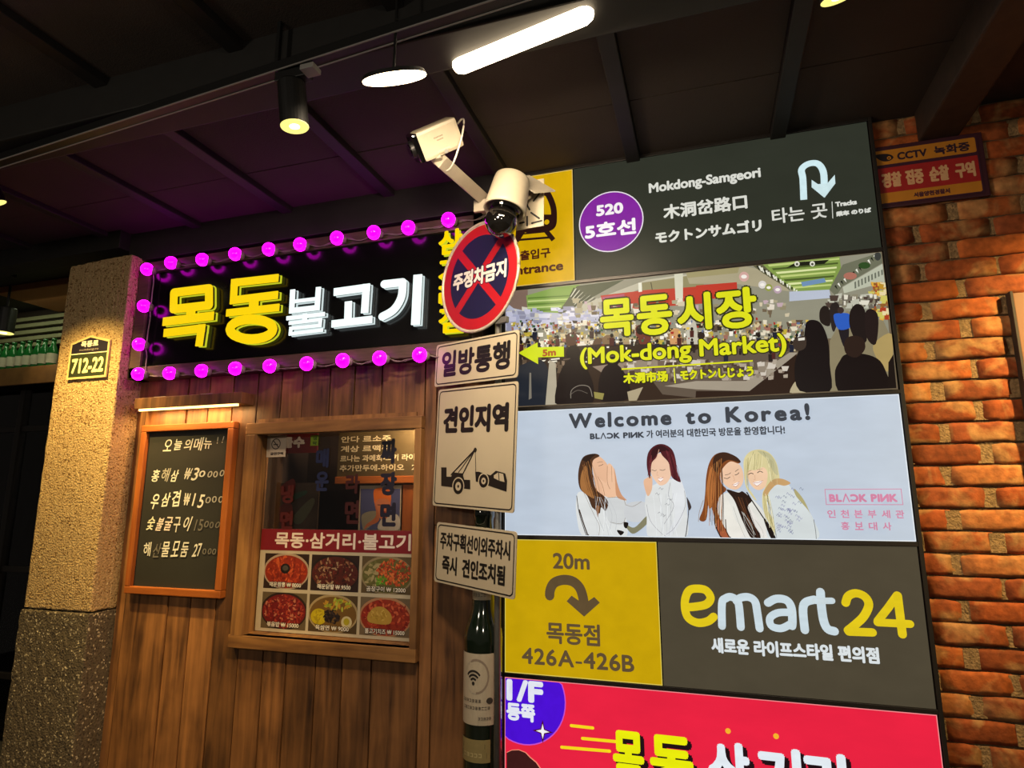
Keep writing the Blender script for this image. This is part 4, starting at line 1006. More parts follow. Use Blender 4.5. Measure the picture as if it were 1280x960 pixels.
ppx([(630, 205), (770, 180), (780, 205), (640, 232)], '#6c8cb0', **C)
for i in range(18): ppx([(360+14*i, 100+9*i), (372+14*i, 98+9*i), (384+13*i, 130+8*i), (378+13*i, 132+8*i)], '#dcdccc' if i % 3 else '#26261c', **C)
ppx([(560, 262), (800, 250), (810, 300), (560, 320)], '#b0b8c8', **C)
ppx([(800, 250), (880, 100), (1110, 20), (1120, 90), (880, 230), (840, 290)], '#6a6c58', **C)
for i in range(14): ppx([(830+18*i, 230-14*i), (840+18*i, 222-14*i), (850+18*i, 250-14*i)], '#e4e4d8' if i % 2 else '#20221a', **C)
ppx([(880, 235), (1120, 95), (1135, 205), (888, 272)], '#b4b8a4', **C)
for i in range(9): ppx([(950+20*i, 205-9*i), (960+20*i, 200-9*i), (962+20*i, 240-10*i), (952+20*i, 244-10*i)], '#6a6e60', **C)
ppx(disc_pts(1010, 105, 36, 20, 16), '#2e4a24', **C); ppx(disc_pts(925, 168, 40, 22, 16), '#a86c5c', **C); ppx(disc_pts(1090, 50, 20, 26, 14), '#3a3c38', **C)
ppx([(610, 250), (900, 215), (1060, 205), (1263, 190), (1263, 300), (1000, 320), (640, 350)], '#b03a2a', **A)
ppx([(620, 260), (760, 240), (765, 330), (640, 345)], '#a8506c', **A)
ppx([(0, 225), (245, 205), (250, 285), (0, 318)], '#b4382a', **C)
ppx([(1075, 115), (1130, 110), (1130, 305), (1085, 310)], '#c8c8b4', **A); ppx([(848, 170), (870, 168), (872, 225), (850, 228)], '#dcdccc', **A)
for u_, v_, ch in ((1040, 262, '오'), (1115, 250, '서'), (1210, 240, '김')): pass
for (x_, y_, r_, c_) in ((288, 172, 30, '#c8a098'), (398, 220, 24, '#d0ccc8'), (436, 238, 22, '#8c9448'), (490, 250, 24, '#b09aa8')): ppx(disc_pts(x_, y_, r_, r_, 14), c_, **C); ppx(disc_pts(x_, y_, r_*.6, r_*.4, 10), '#e8e4dc', **C)
spk(130, 632, 385, 760, 412, ['#bcbcd0', '#a4a6c0', '#d0d0dc', '#8c8ca0', '#c8c4b4'], 1, 3.5, 1.5)
spk(120, 720, 375, 985, 395, ['#a49c80', '#c8bca0', '#8c8468', '#d8d0c0', '#6a5c48', '#b8a0a8'], 1.5, 4)
spk(700, 640, 402, 1010, 440, ['#d8d0b8', '#a8966c', '#584838', '#c8b890', '#2e241c', '#e8e4d8', '#8c7450', '#b8a43c', '#986858'], 1, 3.6)
spk(420, 640, 425, 1000, 462, ['#c4b498', '#7a6450', '#3a2c22', '#d8d0c0', '#5c4838', '#a08868', '#8c4a38'], 1.2, 4)
spk(110, 1088, 355, 1112, 400, ['#b88c2c', '#d8a840', '#8c5c2c', '#c8c060', '#a83c24', '#e0d0a0'], 1.5, 4)
spk(80, 1035, 370, 1100, 385, ['#b8b8a8', '#4a3c34', '#d8d4c4', '#6a6458', '#86806c'], 1.5, 4)
ppx([(830, 460), (880, 440), (930, 520), (900, 600), (860, 560)], '#6a3428', True, **A); ppx(disc_pts(862, 470, 26, 30, 14), '#241812', **A)
ppx(disc_pts(430, 530, 40, 46, 16), '#4c3226', **A); ppx([(390, 600), (440, 580), (500, 620), (470, 680), (400, 680)], '#703034', True, **A)
ppx(disc_pts(600, 560, 38, 42, 14), '#5c4634', **A); ppx(disc_pts(660, 545, 40, 46, 14), '#7c6448', **A); ppx(disc_pts(1245, 505, 24, 26, 12), '#2c201a', **A)
ppx([(1050, 480), (1110, 470), (1120, 580), (1060, 590)], '#c09060', True, **A); ppx([(1150, 420), (1210, 420), (1220, 580), (1160, 570)], '#b8b4a4', True, **A)
ppx([(0, 620), (100, 600), (600, 560), (1263, 560), (1263, 960), (0, 960)], '#33251c', **A); ppx([(560, 700), (1000, 640), (1263, 620), (1263, 720), (700, 790)], '#8c7c6c', **A)
ppx([(-260, 800), (-120, 660), (60, 590), (540, 560), (600, 600), (330, 850), (0, 900), (-200, 880)], '#5c5044', **C); ppx([(-190, 830), (0, 800), (300, 800), (560, 630), (610, 630), (330, 862), (0, 850)], '#9a9080', **C); ppx([(0, 860), (320, 860), (600, 640), (640, 860), (640, 950), (0, 950)], '#2a1a12', **C)
spk(170, 780, 452, 985, 474, ['#a89c8c', '#6c5c50', '#c8c0b4', '#4a3a30', '#8c8070'], 1.5, 4.5)
spk(70, 640, 445, 720, 480, ['#2c2018', '#5c4c3c', '#1c1410', '#84705c'], 2, 5)
spk(260, 640, 398, 1010, 436, ['#241c18', '#4a3a30', '#e8e4d8', '#a02c24', '#3c5c3c', '#d8b84c', '#5c6c8c'], .7, 2.0, .8)
for _ in range(46):
    x_, y_ = rn.uniform(636, 1000), rn.uniform(414, 446); h_ = rn.uniform(3, 6.5); c_ = rn.choice(['#221a18', '#2c2422', '#3a2a28', '#1c2030', '#4a2420'])
    ppx([(x_-h_*.45, y_+h_*1.6), (x_-h_*.5, y_), (x_+h_*.5, y_), (x_+h_*.45, y_+h_*1.6)], c_); ppx(disc_pts(x_, y_-h_*.45, h_*.36, h_*.42, 9), '#1e1614')
for x_, y_, r_, c_ in ((25, 560, 34, '#2a1e18'), (175, 640, 34, '#3a2c22'), (440, 620, 46, '#1a1210'), (690, 660, 40, '#181010')): ppx(disc_pts(x_, y_, r_, r_*1.15, 16), c_, **A)
for i in range(22):
    x_ = 640+rn.uniform(0, 350); y_ = 455-.06*(x_-640)+rn.uniform(-4, 4); ppx([(x_, y_), (x_+rn.uniform(6, 16), y_-1.2), (x_+rn.uniform(6, 16), y_+.6), (x_, y_+1.8)], rn.choice(['#d8d4c4', '#8c8478', '#5c4c40']))
ppx([(0, 640), (60, 620), (120, 660), (100, 960), (0, 960)], '#2e2620', True, **A)
ppx([(90, 720), (140, 680), (240, 660), (290, 760), (270, 950), (110, 960), (80, 860)], '#22262e', True, **A); ppx([(165, 740), (175, 740), (178, 900), (160, 910)], '#7a7468', **A)
ppx([(290, 660), (330, 680), (340, 950), (265, 950)], '#a8a08c', **A)
ppx([(340, 800), (390, 680), (470, 640), (540, 740), (570, 850), (540, 960), (340, 960)], '#1a1212', True, **A)
pr.line([(425, 900), (430, 850), (480, 820), (540, 830), (560, 890)], .0025, '#8c8478', True, **A); pr.line([(420, 880), (470, 850), (530, 870)], .0018, '#6c645c', True, **A)
ppx([(600, 800), (640, 700), (720, 690), (780, 780), (790, 900), (620, 920)], '#1c1414', True, **A)
ppx([(780, 860), (880, 830), (840, 920), (790, 920)], '#a4987c', **A); ppx([(570, 860), (635, 870), (625, 910), (575, 900)], '#8c8448', **A)
ppx([(800, 560), (900, 380), (1120, 440), (1180, 560), (1200, 860), (800, 870)], '#867c60', **C); ppx([(1080, 560), (1170, 520), (1170, 700), (1130, 740), (1060, 620)], '#a8925c', True, **C)
ppx([(560, 870), (620, 780), (660, 870)], '#b0a484', True, **C)
ppx([(620, 860), (590, 700), (640, 560), (650, 500), (660, 450), (700, 435), (750, 460), (790, 560), (800, 700), (800, 870)], '#171010', True, **C)
ppx([(580, 560), (650, 530), (655, 600), (600, 620)], '#3c3028', True, **C); ppx([(610, 545), (650, 540), (650, 556), (612, 560)], '#d8d4c8', **C)
ppx([(740, 380), (770, 350), (800, 380), (800, 470), (745, 450)], '#241c18', True, **C)
ppx([(800, 360), (840, 330), (860, 380), (830, 500), (810, 480)], '#2a2220', True, **C)
ppx([(850, 480), (890, 470), (915, 490), (905, 590), (880, 590)], '#221c20', True, **C)
ppx([(822, 410), (860, 395), (915, 400), (935, 440), (915, 485), (850, 490)], '#2c58b4', True, **C); ppx(disc_pts(865, 378, 20, 20, 12), '#3a2c28', **C)
ppx([(920, 390), (960, 340), (1010, 380), (1020, 560), (960, 560), (920, 480)], '#201816', True, **C); ppx([(1010, 400), (1050, 370), (1090, 420), (1075, 580), (1020, 540)], '#241a18', True, **C)
ppx([(830, 760), (860, 680), (900, 640), (1010, 640), (1100, 680), (1150, 780), (1180, 860), (880, 880)], '#18100f', True, **C)
ppx([(885, 590), (900, 545), (950, 530), (1000, 550), (1010, 610), (960, 660), (900, 640)], '#2c1e18', True, **C)
ppx([(1150, 690), (1180, 640), (1200, 860), (1150, 860)], '#1a1210', **C)
pr.build('market_photograph', M['lit'], t)
# lettering over the photograph
pr = Print(YX-.0098, 2e-6); yl = '#d3d61a'; dk = '#2a2c10'
pr.px([(90, 612), (212, 545), (213, 577), (378, 571), (379, 636), (215, 640), (216, 683)], '#c6d41a', **A)
pr.k += 1
pr.pxtext('5m', (678, 441.5), (695, 440), .030, '#a8561c', .0022)
for ch, l, r, hh in (('목', (750, 399), (792, 395), .158), ('동', (796, 396), (840, 391), .164), ('시', (846, 392), (889, 387), .150), ('장', (895, 388), (946, 382), .160)):
    pr.pxtext(ch, l, r, hh, yl, .0060, outline=dk, ow=.0065)
pr.pxtext('(Mok-dong Market)', (725, 449), (983, 430), .090, yl, .0028, outline=dk, ow=.0042)
pr.line([(777, 461.5), (941, 451)], .006, yl, cap='butt'); 
pr.pxtext('木洞市场', (779, 473), (835, 470), .044, yl, .0022, outline=dk, ow=.002); pr.line([(842.5, 460), (844, 479)], .004, yl, cap='butt'); pr.pxtext('モクトンしじょう', (850, 469), (942, 464), .040, yl, .0022, outline=dk, ow=.002)
pr.build('lettering', M['lit'], t)

# -- welcome sign
t, pr = lightbox('welcome_light_box', 'white backlit welcome sign with four women and pink logo', LX0, LX1, ZR[3], ZR[2], '#b9c5d4', '#e4ecf2')
pr.build('face', M['lit'], t)
pr = Print(YX-.0006); D = dict(o=(640, 480), k=4.573); G = dict(o=(850, 480), k=4.129)
bt_z = ZR[3]+.0115
def wpx(pts, col, smooth=True, o=(0, 0), k=1):
    q = [W(o[0]+a/k, o[1]+b/k, pr.Y) for a, b in pts]
    if smooth: q = spline(q, 5, True)
    pr.add([[(x, max(z, bt_z)) for x, z in q]], col)
def wl_(pts, wd, col, o=(0, 0), k=1): 
    q = spline([W(o[0]+a/k, o[1]+b/k, pr.Y) for a, b in pts], 4)
    q = [(x, max(z, bt_z+wd/2)) for x, z in q]; pr.add(stroke_polys(q, wd), col)
ink = '#4c443c'; skin = '#dcb090'; skin2 = '#c48f6c'; shirt = '#d3d7d8'; shirt2 = '#b4b8ba'
# first woman: hands over her face
wpx([(370, 640), (400, 615), (470, 640), (560, 640), (640, 660), (655, 780), (640, 880), (420, 880), (370, 760)], shirt, **D)
wpx([(540, 650), (640, 655), (655, 700), (640, 800), (560, 790), (530, 720)], '#c6cacc', **D)
wpx([(455, 420), (500, 415), (545, 460), (560, 520), (550, 600), (540, 635), (510, 640), (480, 600), (470, 540)], skin, **D)
wpx([(385, 470), (410, 415), (470, 398), (500, 412), (462, 440), (462, 520), (480, 600), (525, 640), (550, 680), (535, 725), (510, 705), (500, 740), (470, 715), (455, 700), (430, 640), (390, 600), (378, 540)], '#4a3020', **D)
wpx([(390, 560), (400, 500), (425, 470), (440, 560), (470, 650), (440, 640), (400, 610)], '#9c6a3c', **D); wpx([(400, 430), (440, 405), (480, 402), (450, 430), (445, 500), (425, 450)], '#2c1e18', **D)
wpx([(490, 530), (510, 570), (530, 640), (600, 640), (600, 560), (585, 490), (560, 455), (545, 470), (540, 560), (520, 555)], '#e2b898', **D)
wpx([(585, 480), (600, 560), (625, 630), (655, 665), (600, 645), (590, 560)], skin2, **D)
wl_([(545, 470), (545, 560), (560, 600)], .0014, '#8c5c40', **D); wl_([(490, 530), (515, 575), (530, 635)], .0014, '#8c5c40', **D); wl_([(568, 470), (572, 560)], .0010, '#8c5c40', **D)
wl_([(496, 468), (512, 464), (520, 458)], .0016, '#4a3020', **D); wl_([(488, 450), (505, 445), (518, 446)], .0012, '#6a4a34', **D)
wpx([(480, 700), (500, 700), (495, 740), (490, 760)], '#8c5c34', **D)
wl_([(370, 640), (385, 740), (425, 870)], .0026, '#2c2018', **D); wl_([(385, 720), (410, 800), (437, 875)], .0045, '#3a2a20', **D); wl_([(410, 620), (470, 750), (500, 810), (495, 870)], .0013, '#807468', **D); wl_([(545, 650), (640, 660), (640, 790), (560, 790)], .0014, '#807468', **D)
# linking sleeve
wpx([(650, 690), (740, 670), (780, 700), (780, 760), (720, 790), (650, 770)], '#c4c8cc', **D); wl_([(650, 690), (690, 700), (740, 672)], .0013, '#807468', **D)
wpx([(650, 800), (700, 820), (770, 755), (780, 790), (700, 855), (660, 830)], '#7e7c62', **D); wpx([(640, 790), (665, 795), (655, 825), (640, 815)], '#1c1614', **D); wpx([(600, 835), (640, 845), (620, 865)], '#1c1614', **D)
# second woman
wpx([(780, 600), (850, 560), (930, 545), (985, 600), (1000, 720), (990, 885), (790, 885), (770, 760), (760, 680)], shirt, **D)
wpx([(910, 560), (960, 545), (985, 620), (975, 760), (900, 880), (870, 870), (930, 760)], '#d6dade', **D); wl_([(905, 565), (895, 640), (925, 700), (870, 800)], .0014, '#8c8c94', **D); wl_([(985, 610), (990, 700), (930, 820), (880, 860)], .0013, '#8c8c94', **D)
wl_([(770, 690), (790, 780), (850, 850), (880, 870)], .0013, '#8c8c94', **D); wl_([(1000, 650), (1010, 720), (992, 885)], .0030, '#4c4c50', **D); wpx([(1000, 650), (1025, 700), (1010, 720)], '#3c3230', **D)
wpx([(752, 560), (775, 535), (800, 530), (800, 600), (775, 640)], skin, **D)
wpx([(790, 450), (810, 420), (850, 395), (900, 430), (920, 490), (890, 560), (850, 580), (820, 555), (795, 510)], '#e4bfa4', **D)
wpx([(785, 540), (770, 460), (780, 390), (820, 350), (870, 345), (915, 375), (935, 430), (945, 500), (965, 560), (920, 540), (905, 500), (895, 450), (860, 410), (840, 380), (825, 420), (800, 450), (792, 500)], '#4c1c22', **D)
wpx([(800, 380), (850, 350), (900, 380), (860, 385), (830, 400), (800, 430)], '#321418', **D); wl_([(840, 375), (828, 420), (805, 450)], .0018, '#d8a890', **D); wl_([(915, 500), (925, 540), (945, 545)], .0035, '#3c181c', **D)
wl_([(800, 490), (815, 496), (825, 492)], .0018, ink, **D); wl_([(845, 490), (862, 494), (875, 488)], .0018, ink, **D); wl_([(832, 500), (828, 520), (838, 522)], .0009, skin2, **D)
wpx([(836, 540), (860, 535), (862, 548), (848, 556)], '#f0e8e4', **D); wl_([(835, 537), (850, 541), (864, 533)], .0014, '#a03c38', **D); wl_([(838, 552), (850, 558), (862, 548)], .0012, '#a03c38', **D)
for a, b in ((850, 600), (845, 740), (865, 750), (900, 660), (830, 630), (885, 690), (860, 755)): wl_([(a-10, b), (a-2, b-8), (a+6, b+4), (a+14, b-4)], .0011, '#5c5c66', **D)
# third woman
wpx([(195, 640), (215, 575), (260, 560), (330, 560), (400, 620), (440, 680), (470, 805), (280, 805), (210, 740)], '#dcdcd6', **G)
wpx([(200, 600), (225, 570), (260, 620), (285, 700), (330, 760), (300, 800), (260, 790), (215, 700)], '#e2e0d8', **G)
wpx([(205, 460), (225, 420), (270, 395), (310, 420), (328, 470), (320, 520), (290, 545), (250, 535), (220, 505)], '#e6c0a2', **G)
wpx([(120, 640), (130, 560), (135, 480), (150, 410), (180, 365), (230, 352), (280, 370), (310, 400), (300, 410), (260, 400), (225, 430), (205, 470), (215, 515), (240, 545), (210, 575), (195, 610), (200, 680), (260, 800), (215, 800), (190, 740), (170, 660), (150, 600), (135, 700), (100, 700)], '#7c4420', **G)
wpx([(180, 370), (230, 352), (290, 375), (312, 405), (250, 392), (210, 420), (190, 460), (170, 420)], '#3a2216', **G)
wpx([(240, 545), (300, 560), (325, 555), (370, 600), (350, 640), (400, 740), (415, 800), (370, 800), (320, 700), (280, 600)], '#2a1a14', **G)
wpx([(140, 560), (150, 460), (170, 430), (180, 520), (170, 620), (150, 640)], '#b06c38', **G); wpx([(200, 700), (250, 790), (240, 800), (220, 800), (190, 740)], '#a05838', **G)
wl_([(120, 600), (100, 660), (95, 710)], .0014, '#8c6a44', **G); wl_([(185, 640), (180, 720), (215, 800)], .0040, '#2a1a14', **G); wl_([(235, 700), (240, 760), (262, 800)], .0030, '#3c2418', **G)
wpx([(360, 640), (440, 760), (430, 790), (380, 720)], '#e0ddd8', **G)
wl_([(232, 470), (250, 466), (262, 458)], .0017, ink, **G); wl_([(285, 452), (296, 444), (302, 440)], .0017, ink, **G); wl_([(228, 485), (244, 488), (258, 480)], .0022, ink, **G); wl_([(284, 470), (296, 466), (304, 458)], .0022, ink, **G)
wl_([(272, 470), (282, 495), (274, 500)], .0010, skin2, **G); wpx([(272, 520), (305, 505), (298, 522), (284, 528)], '#f2eae4', **G); wl_([(270, 520), (290, 517), (306, 504)], .0013, '#a04840', **G); wl_([(274, 524), (290, 530), (304, 512)], .0012, '#a04840', **G)
# fourth woman
wpx([(440, 580), (480, 520), (540, 500), (590, 560), (640, 620), (690, 700), (705, 805), (470, 805), (450, 700)], '#ccd4d6', **G)
wpx([(590, 540), (640, 600), (680, 690), (660, 650), (600, 580)], '#a8a070', **G)
wpx([(340, 430), (370, 400), (430, 400), (465, 450), (455, 510), (420, 545), (385, 540), (355, 500)], '#e8c4a4', **G)
wpx([(330, 450), (330, 390), (360, 350), (410, 338), (460, 355), (495, 400), (510, 460), (510, 500), (460, 560), (450, 640), (480, 700), (490, 770), (460, 720), (430, 650), (425, 570), (445, 520), (452, 460), (430, 430), (390, 445), (350, 450), (345, 520), (370, 560), (395, 600), (380, 590), (340, 530)], '#d2c896', **G)
wpx([(400, 345), (460, 360), (495, 410), (505, 470), (480, 450), (450, 390)], '#b8b48c', **G); wl_([(380, 350), (360, 400), (350, 440)], .0012, '#8c8458', **G); wl_([(430, 350), (455, 400), (462, 450)], .0012, '#8c8458', **G); wl_([(455, 560), (450, 640), (495, 780)], .0016, '#9c9460', **G)
wpx([(430, 560), (470, 500), (520, 488), (570, 510), (540, 525), (500, 520), (470, 545), (440, 580)], '#c09a68', **G)
wl_([(352, 468), (366, 460), (378, 464)], .0026, ink, **G); wl_([(400, 458), (412, 450), (426, 456)], .0026, ink, **G); wl_([(350, 452), (368, 446)], .0013, '#8c7450', **G); wl_([(398, 442), (424, 438)], .0013, '#8c7450', **G); wl_([(385, 470), (388, 492), (380, 495)], .001, skin2, **G)
wpx([(378, 508), (425, 500), (412, 520), (392, 524)], '#f4eeea', **G); wl_([(376, 507), (400, 510), (427, 498)], .0013, '#b05048', **G); wl_([(380, 512), (398, 526), (424, 506)], .0012, '#b05048', **G)
wl_([(345, 560), (370, 600), (430, 690)], .0038, '#1e1614', **G); wpx([(430, 690), (470, 740), (495, 800), (470, 800)], '#1e1614', **G); wl_([(690, 700), (700, 760), (703, 800)], .0018, '#6a6c6c', **G); wl_([(450, 600), (480, 690), (500, 800)], .0012, '#6a7480', **G)
rn = random.Random(8)
def strands(n, a, b, cols, o, amp=14, wd=.0011):
    for _ in range(n):
        t_ = rn.random(); p0 = (a[0][0]+(a[1][0]-a[0][0])*t_, a[0][1]+(a[1][1]-a[0][1])*t_); p1 = (b[0][0]+(b[1][0]-b[0][0])*t_+rn.uniform(-8, 8), b[0][1]+(b[1][1]-b[0][1])*t_+rn.uniform(-20, 20))
        m_ = ((p0[0]+p1[0])/2+rn.uniform(-amp, amp), (p0[1]+p1[1])/2); wl_([p0, m_, p1], wd*rn.uniform(.6, 1.4), rn.choice(cols), **o)
strands(16, ((395, 470), (450, 430)), ((420, 600), (520, 700)), ['#2a1a12', '#8c5c34', '#b07c48', '#5c3c24'], D)
strands(7, ((785, 440), (800, 400)), ((782, 530), (792, 500)), ['#2c1014', '#6c2c34', '#8c4444'], D, 6)
strands(12, ((870, 370), (920, 410)), ((900, 500), (960, 550)), ['#2c1014', '#6c2c34', '#7c3438'], D, 8)
strands(22, ((150, 430), (220, 380)), ((120, 680), (230, 780)), ['#3a2014', '#b4743c', '#c88c50', '#2a1810'], G)
strands(10, ((280, 580), (340, 590)), ((350, 720), (410, 790)), ['#5c3824', '#120c0a', '#7c4c2c'], G, 8)
strands(7, ((340, 390), (352, 380)), ((338, 500), (350, 540)), ['#a89c64', '#e8e0b8', '#8c845c', '#c4bc90'], G, 4, .0008)
strands(10, ((440, 370), (495, 410)), ((462, 500), (500, 500)), ['#a89c64', '#e8e0b8', '#8c845c', '#c4bc90'], G, 6, .0009)
strands(9, ((360, 362), (440, 360)), ((352, 425), (430, 428)), ['#a89c64', '#e8e0b8', '#8c845c'], G, 4, .0008)
strands(12, ((430, 560), (460, 580)), ((450, 700), (490, 770)), ['#a89c64', '#e8e0b8', '#8c845c'], G, 6)
for a_, b_ in ((((470, 640), (560, 660)), ((480, 840), (600, 860))), (((800, 640), (960, 620)), ((820, 860), (960, 860)))):
    strands(9, a_, b_, ['#b8bcc0', '#a4a8ac', '#e6eaec'], D, 30, .0012)
strands(8, ((220, 600), (420, 720)), ((300, 790), (460, 800)), ['#b4b4ac', '#c4c4bc'], G, 20)
for _ in range(46):
    a = rn.uniform(500, 630); b = rn.uniform(640, 780) if rn.random() < .75 else rn.uniform(540, 640)
    wl_([(a-9, b), (a-3, b-9), (a+5, b+5), (a+10, b-3)], .0011, rn.choice(['#6c6c98', '#8484a8', '#5c6480']), **G)
pr.build('women_illustration', M['lit'], t)
pr = Print(YX-.0055); gy = '#3a3e46'
x_ = 0
def spaced(s, l, r, h, col, bold, gap=.35):
    """letter-spaced line, each letter fitted by its own width"""
    a = W(*l, pr.Y); b = W(*r, pr.Y); ws = []
    base = text_geom('H'); Hh = base[4]-base[3]
    for ch in s:
        if ch == ' ': ws.append((None, .42)); continue
        g = text_geom(ch); ws.append((g, (g[2]-g[1])/Hh))
    tot = sum(w_ for _, w_ in ws)+gap*(len(s)-1); k_ = (b[0]-a[0])/tot; x = a[0]; zb_ = (a[1]+b[1])/2-h/2
    for ch, (g, w_) in zip(s, ws):
        if g: 
            pr.add(text_polys(ch, x-bold, zb_+g[3]/Hh*h, x+w_*k_+bold, zb_+g[4]/Hh*h, bold), col)
        x += (w_+gap)*k_
spaced('Welcome to Korea!', (712, 525), (1011, 516), .060, gy, .0036, .30)
def logo(s, x0, zc, h, col, bold, gap=.2, mirror=('C', 'N'), noA='A'):
    base = text_geom('H'); Hh = base[4]-base[3]; x = x0
    for ch in s:
        if ch == ' ': x += h*.45; continue
        if ch == 'A': pr.add(stroke_polys([(x, zc-h/2), (x+h*.42, zc+h/2), (x+h*.84, zc-h/2)], h*.17, 'butt')+[disc_pts(x+h*.42, zc+h/2-h*.02, h*.085, n=10)], col); x += h*(.84+gap); continue
        g = text_geom(ch); w_ = (g[2]-g[1])/Hh*h; q = text_polys(ch, x-bold, zc-h/2, x+w_+bold, zc+h/2, bold)
        if ch in mirror: q = q.map(lambda k_: [(2*x+w_-u, v) for u, v in k_][::-1])
        pr.add(q, col); x += w_+gap*h
    return x
a = W(738, 546, pr.Y); b = W(805, 543, pr.Y)
lw = logo('BLACK PINK', 0, -50, 1, gy, .01)
def logo_fit(x0, x1, zc, h, col, bold):
    n0 = len(pr.v); e = logo('BLACK PINK', 0, 0, 1, col, bold/h); sc_ = (x1-x0)/e
    for i in range(n0, len(pr.v)):
        x, y, z = pr.v[i]; pr.v[i] = (x0+x*sc_, y, zc+z*h)
# discard the probe drawn above
n_ = 0
while n_ < len(pr.v) and pr.v[n_][2] > -10: n_ += 1
nf = sum(1 for f_ in pr.f if max(f_) < n_); pr.v = pr.v[:n_]; pr.c = pr.c[:n_]; pr.f = pr.f[:nf]
logo_fit(a[0], b[0]+.004, (a[1]+b[1])/2, .023, gy, .0016)
pr.pxtext('가 여러분의 대한민국 방문을 환영합니다!', (808, 543), (981, 537), .031, gy, .0010)
pk = '#c97f9e'
a = W(1037, 623, pr.Y); b = W(1121, 622, pr.Y); logo_fit(a[0], b[0]+.004, (a[1]+b[1])/2, .027, pk, .0022)
q = [W(1031, 612, pr.Y), W(1126, 611, pr.Y), W(1128, 630.5, pr.Y), W(1032, 631, pr.Y)]; zt, zb2 = (q[0][1]+q[1][1])/2, (q[2][1]+q[3][1])/2
pr.add(stroke_polys([(q[0][0], zt), (q[1][0], zt), (q[1][0], zb2), (q[0][0], zb2)], .0022, 'square', True), pk)
def evenly(s, l, r, h, col, bold):
    a = W(*l, pr.Y); b = W(*r, pr.Y); n = len(s); pitch = (b[0]-a[0]-h*.95)/(n-1); zc = (a[1]+b[1])/2
    for i, ch in enumerate(s):
        if ch != ' ': pr.text(ch, a[0]+pitch*i, zc-h/2, a[0]+pitch*i+h*.95, zc+h/2, col, bold)
evenly('인천본부세관', (1034, 642), (1130, 643), .027, pk, .0007); evenly('홍보대사', (1051, 657), (1114, 658), .027, pk, .0007)
pr.build('lettering', M['lit'], t)

# -- yellow direction sign
YS1 = -.190
t, pr = lightbox('direction_light_box', 'yellow backlit direction sign reading 20m with a curved grey arrow', LX0, YS1-.002, ZR[4], ZR[3], '#c09c08', '#d8c458')
pr.build('face', M['lit'], t)
pr = Print(YX-.0015); H = dict(o=(640, 650), k=4.57); br = '#5c4a30'
pr.pxtext('20m', (691, 701), (737, 702), .060, br, .0022)
q = [(215, 436), (218, 400), (240, 360), (290, 342), (345, 350), (385, 385), (405, 440), (410, 480)]
pr.line(q, .037, br, True, cap='butt', **H); pr.px([(312, 464), (340, 432), (410, 480), (470, 440), (502, 472), (412, 552)], br, **H)
pr.build('arrow', M['lit'], t)
pr = Print(YX-.0015)
pr.pxtext('목동점', (683, 790), (750, 795), .078, br, .0024); spaced('426A-426B', (653, 820), (792, 829), .058, br, .0022, .16)
pr.build('lettering', M['lit'], t)
# -- grey store sign
t, pr = lightbox('store_light_box', 'brown grey backlit store sign with yellow and white rounded lettering', YS1, LX1, ZR[4], ZR[3], '#4a4334')
pr.build('face', M['lit'], t)
pr = Print(YX-.0015); Lk = dict(o=(840, 700), k=4); ye = '#d8c01c'; wh = '#c4d2d8'
aw = W(900, 760, YX); bw = W(900, 761, YX); upx = abs(aw[1]-bw[1])
sw = 45/4*upx
pr.line([(70, 236), (110, 234), (170, 222), (193, 190), (170, 152), (125, 143), (86, 152), (66, 195), (66, 250), (84, 292), (130, 314), (180, 306), (208, 284)], sw*.92, ye, True, **Lk)
pr.line([(250, 330), (250, 215), (268, 192), (292, 184), (318, 196), (334, 225), (344, 335)], sw*.86, wh, True, **Lk); pr.line([(322, 205), (345, 188), (385, 186), (415, 208), (426, 260), (438, 342)], sw*.86, wh, True, **Lk)
pr.line([(480, 214), (520, 194), (570, 200), (596, 235), (602, 300), (600, 330)], sw*.88, wh, True, **Lk); pr.line([(594, 262), (530, 264), (490, 290), (498, 330), (545, 342), (590, 322)], sw*.80, wh, True, **Lk)
pr.line([(664, 350), (655, 250), (668, 212), (712, 198)], sw*.88, wh, True, **Lk)
pr.line([(742, 160), (748, 240), (760, 310), (780, 346), (812, 356)], sw*.90, wh, True, **Lk); pr.line([(715, 204), (800, 204)], sw*.68, wh, **Lk)
pr.line([(868, 214), (882, 180), (920, 166), (965, 184), (984, 225), (960, 280), (920, 320), (880, 352)], sw*.86, ye, True, **Lk); pr.line([(884, 358), (1002, 362)], sw*.86, ye, **Lk)
pr.line([(1126, 176), (1080, 240), (1028, 306)], sw*.80, ye, **Lk); pr.line([(1028, 312), (1190, 320)], sw*.80, ye, **Lk); pr.line([(1128, 178), (1152, 372)], sw*.84, ye, **Lk)
pr.build('logo_lettering', M['lit'], t)
pr = Print(YX-.0015); pr.pxtext('새로운 라이프스타일 편의점', (889, 806), (1099, 820), .052, '#d4dce0', .0024); pr.build('lettering', M['lit'], t)
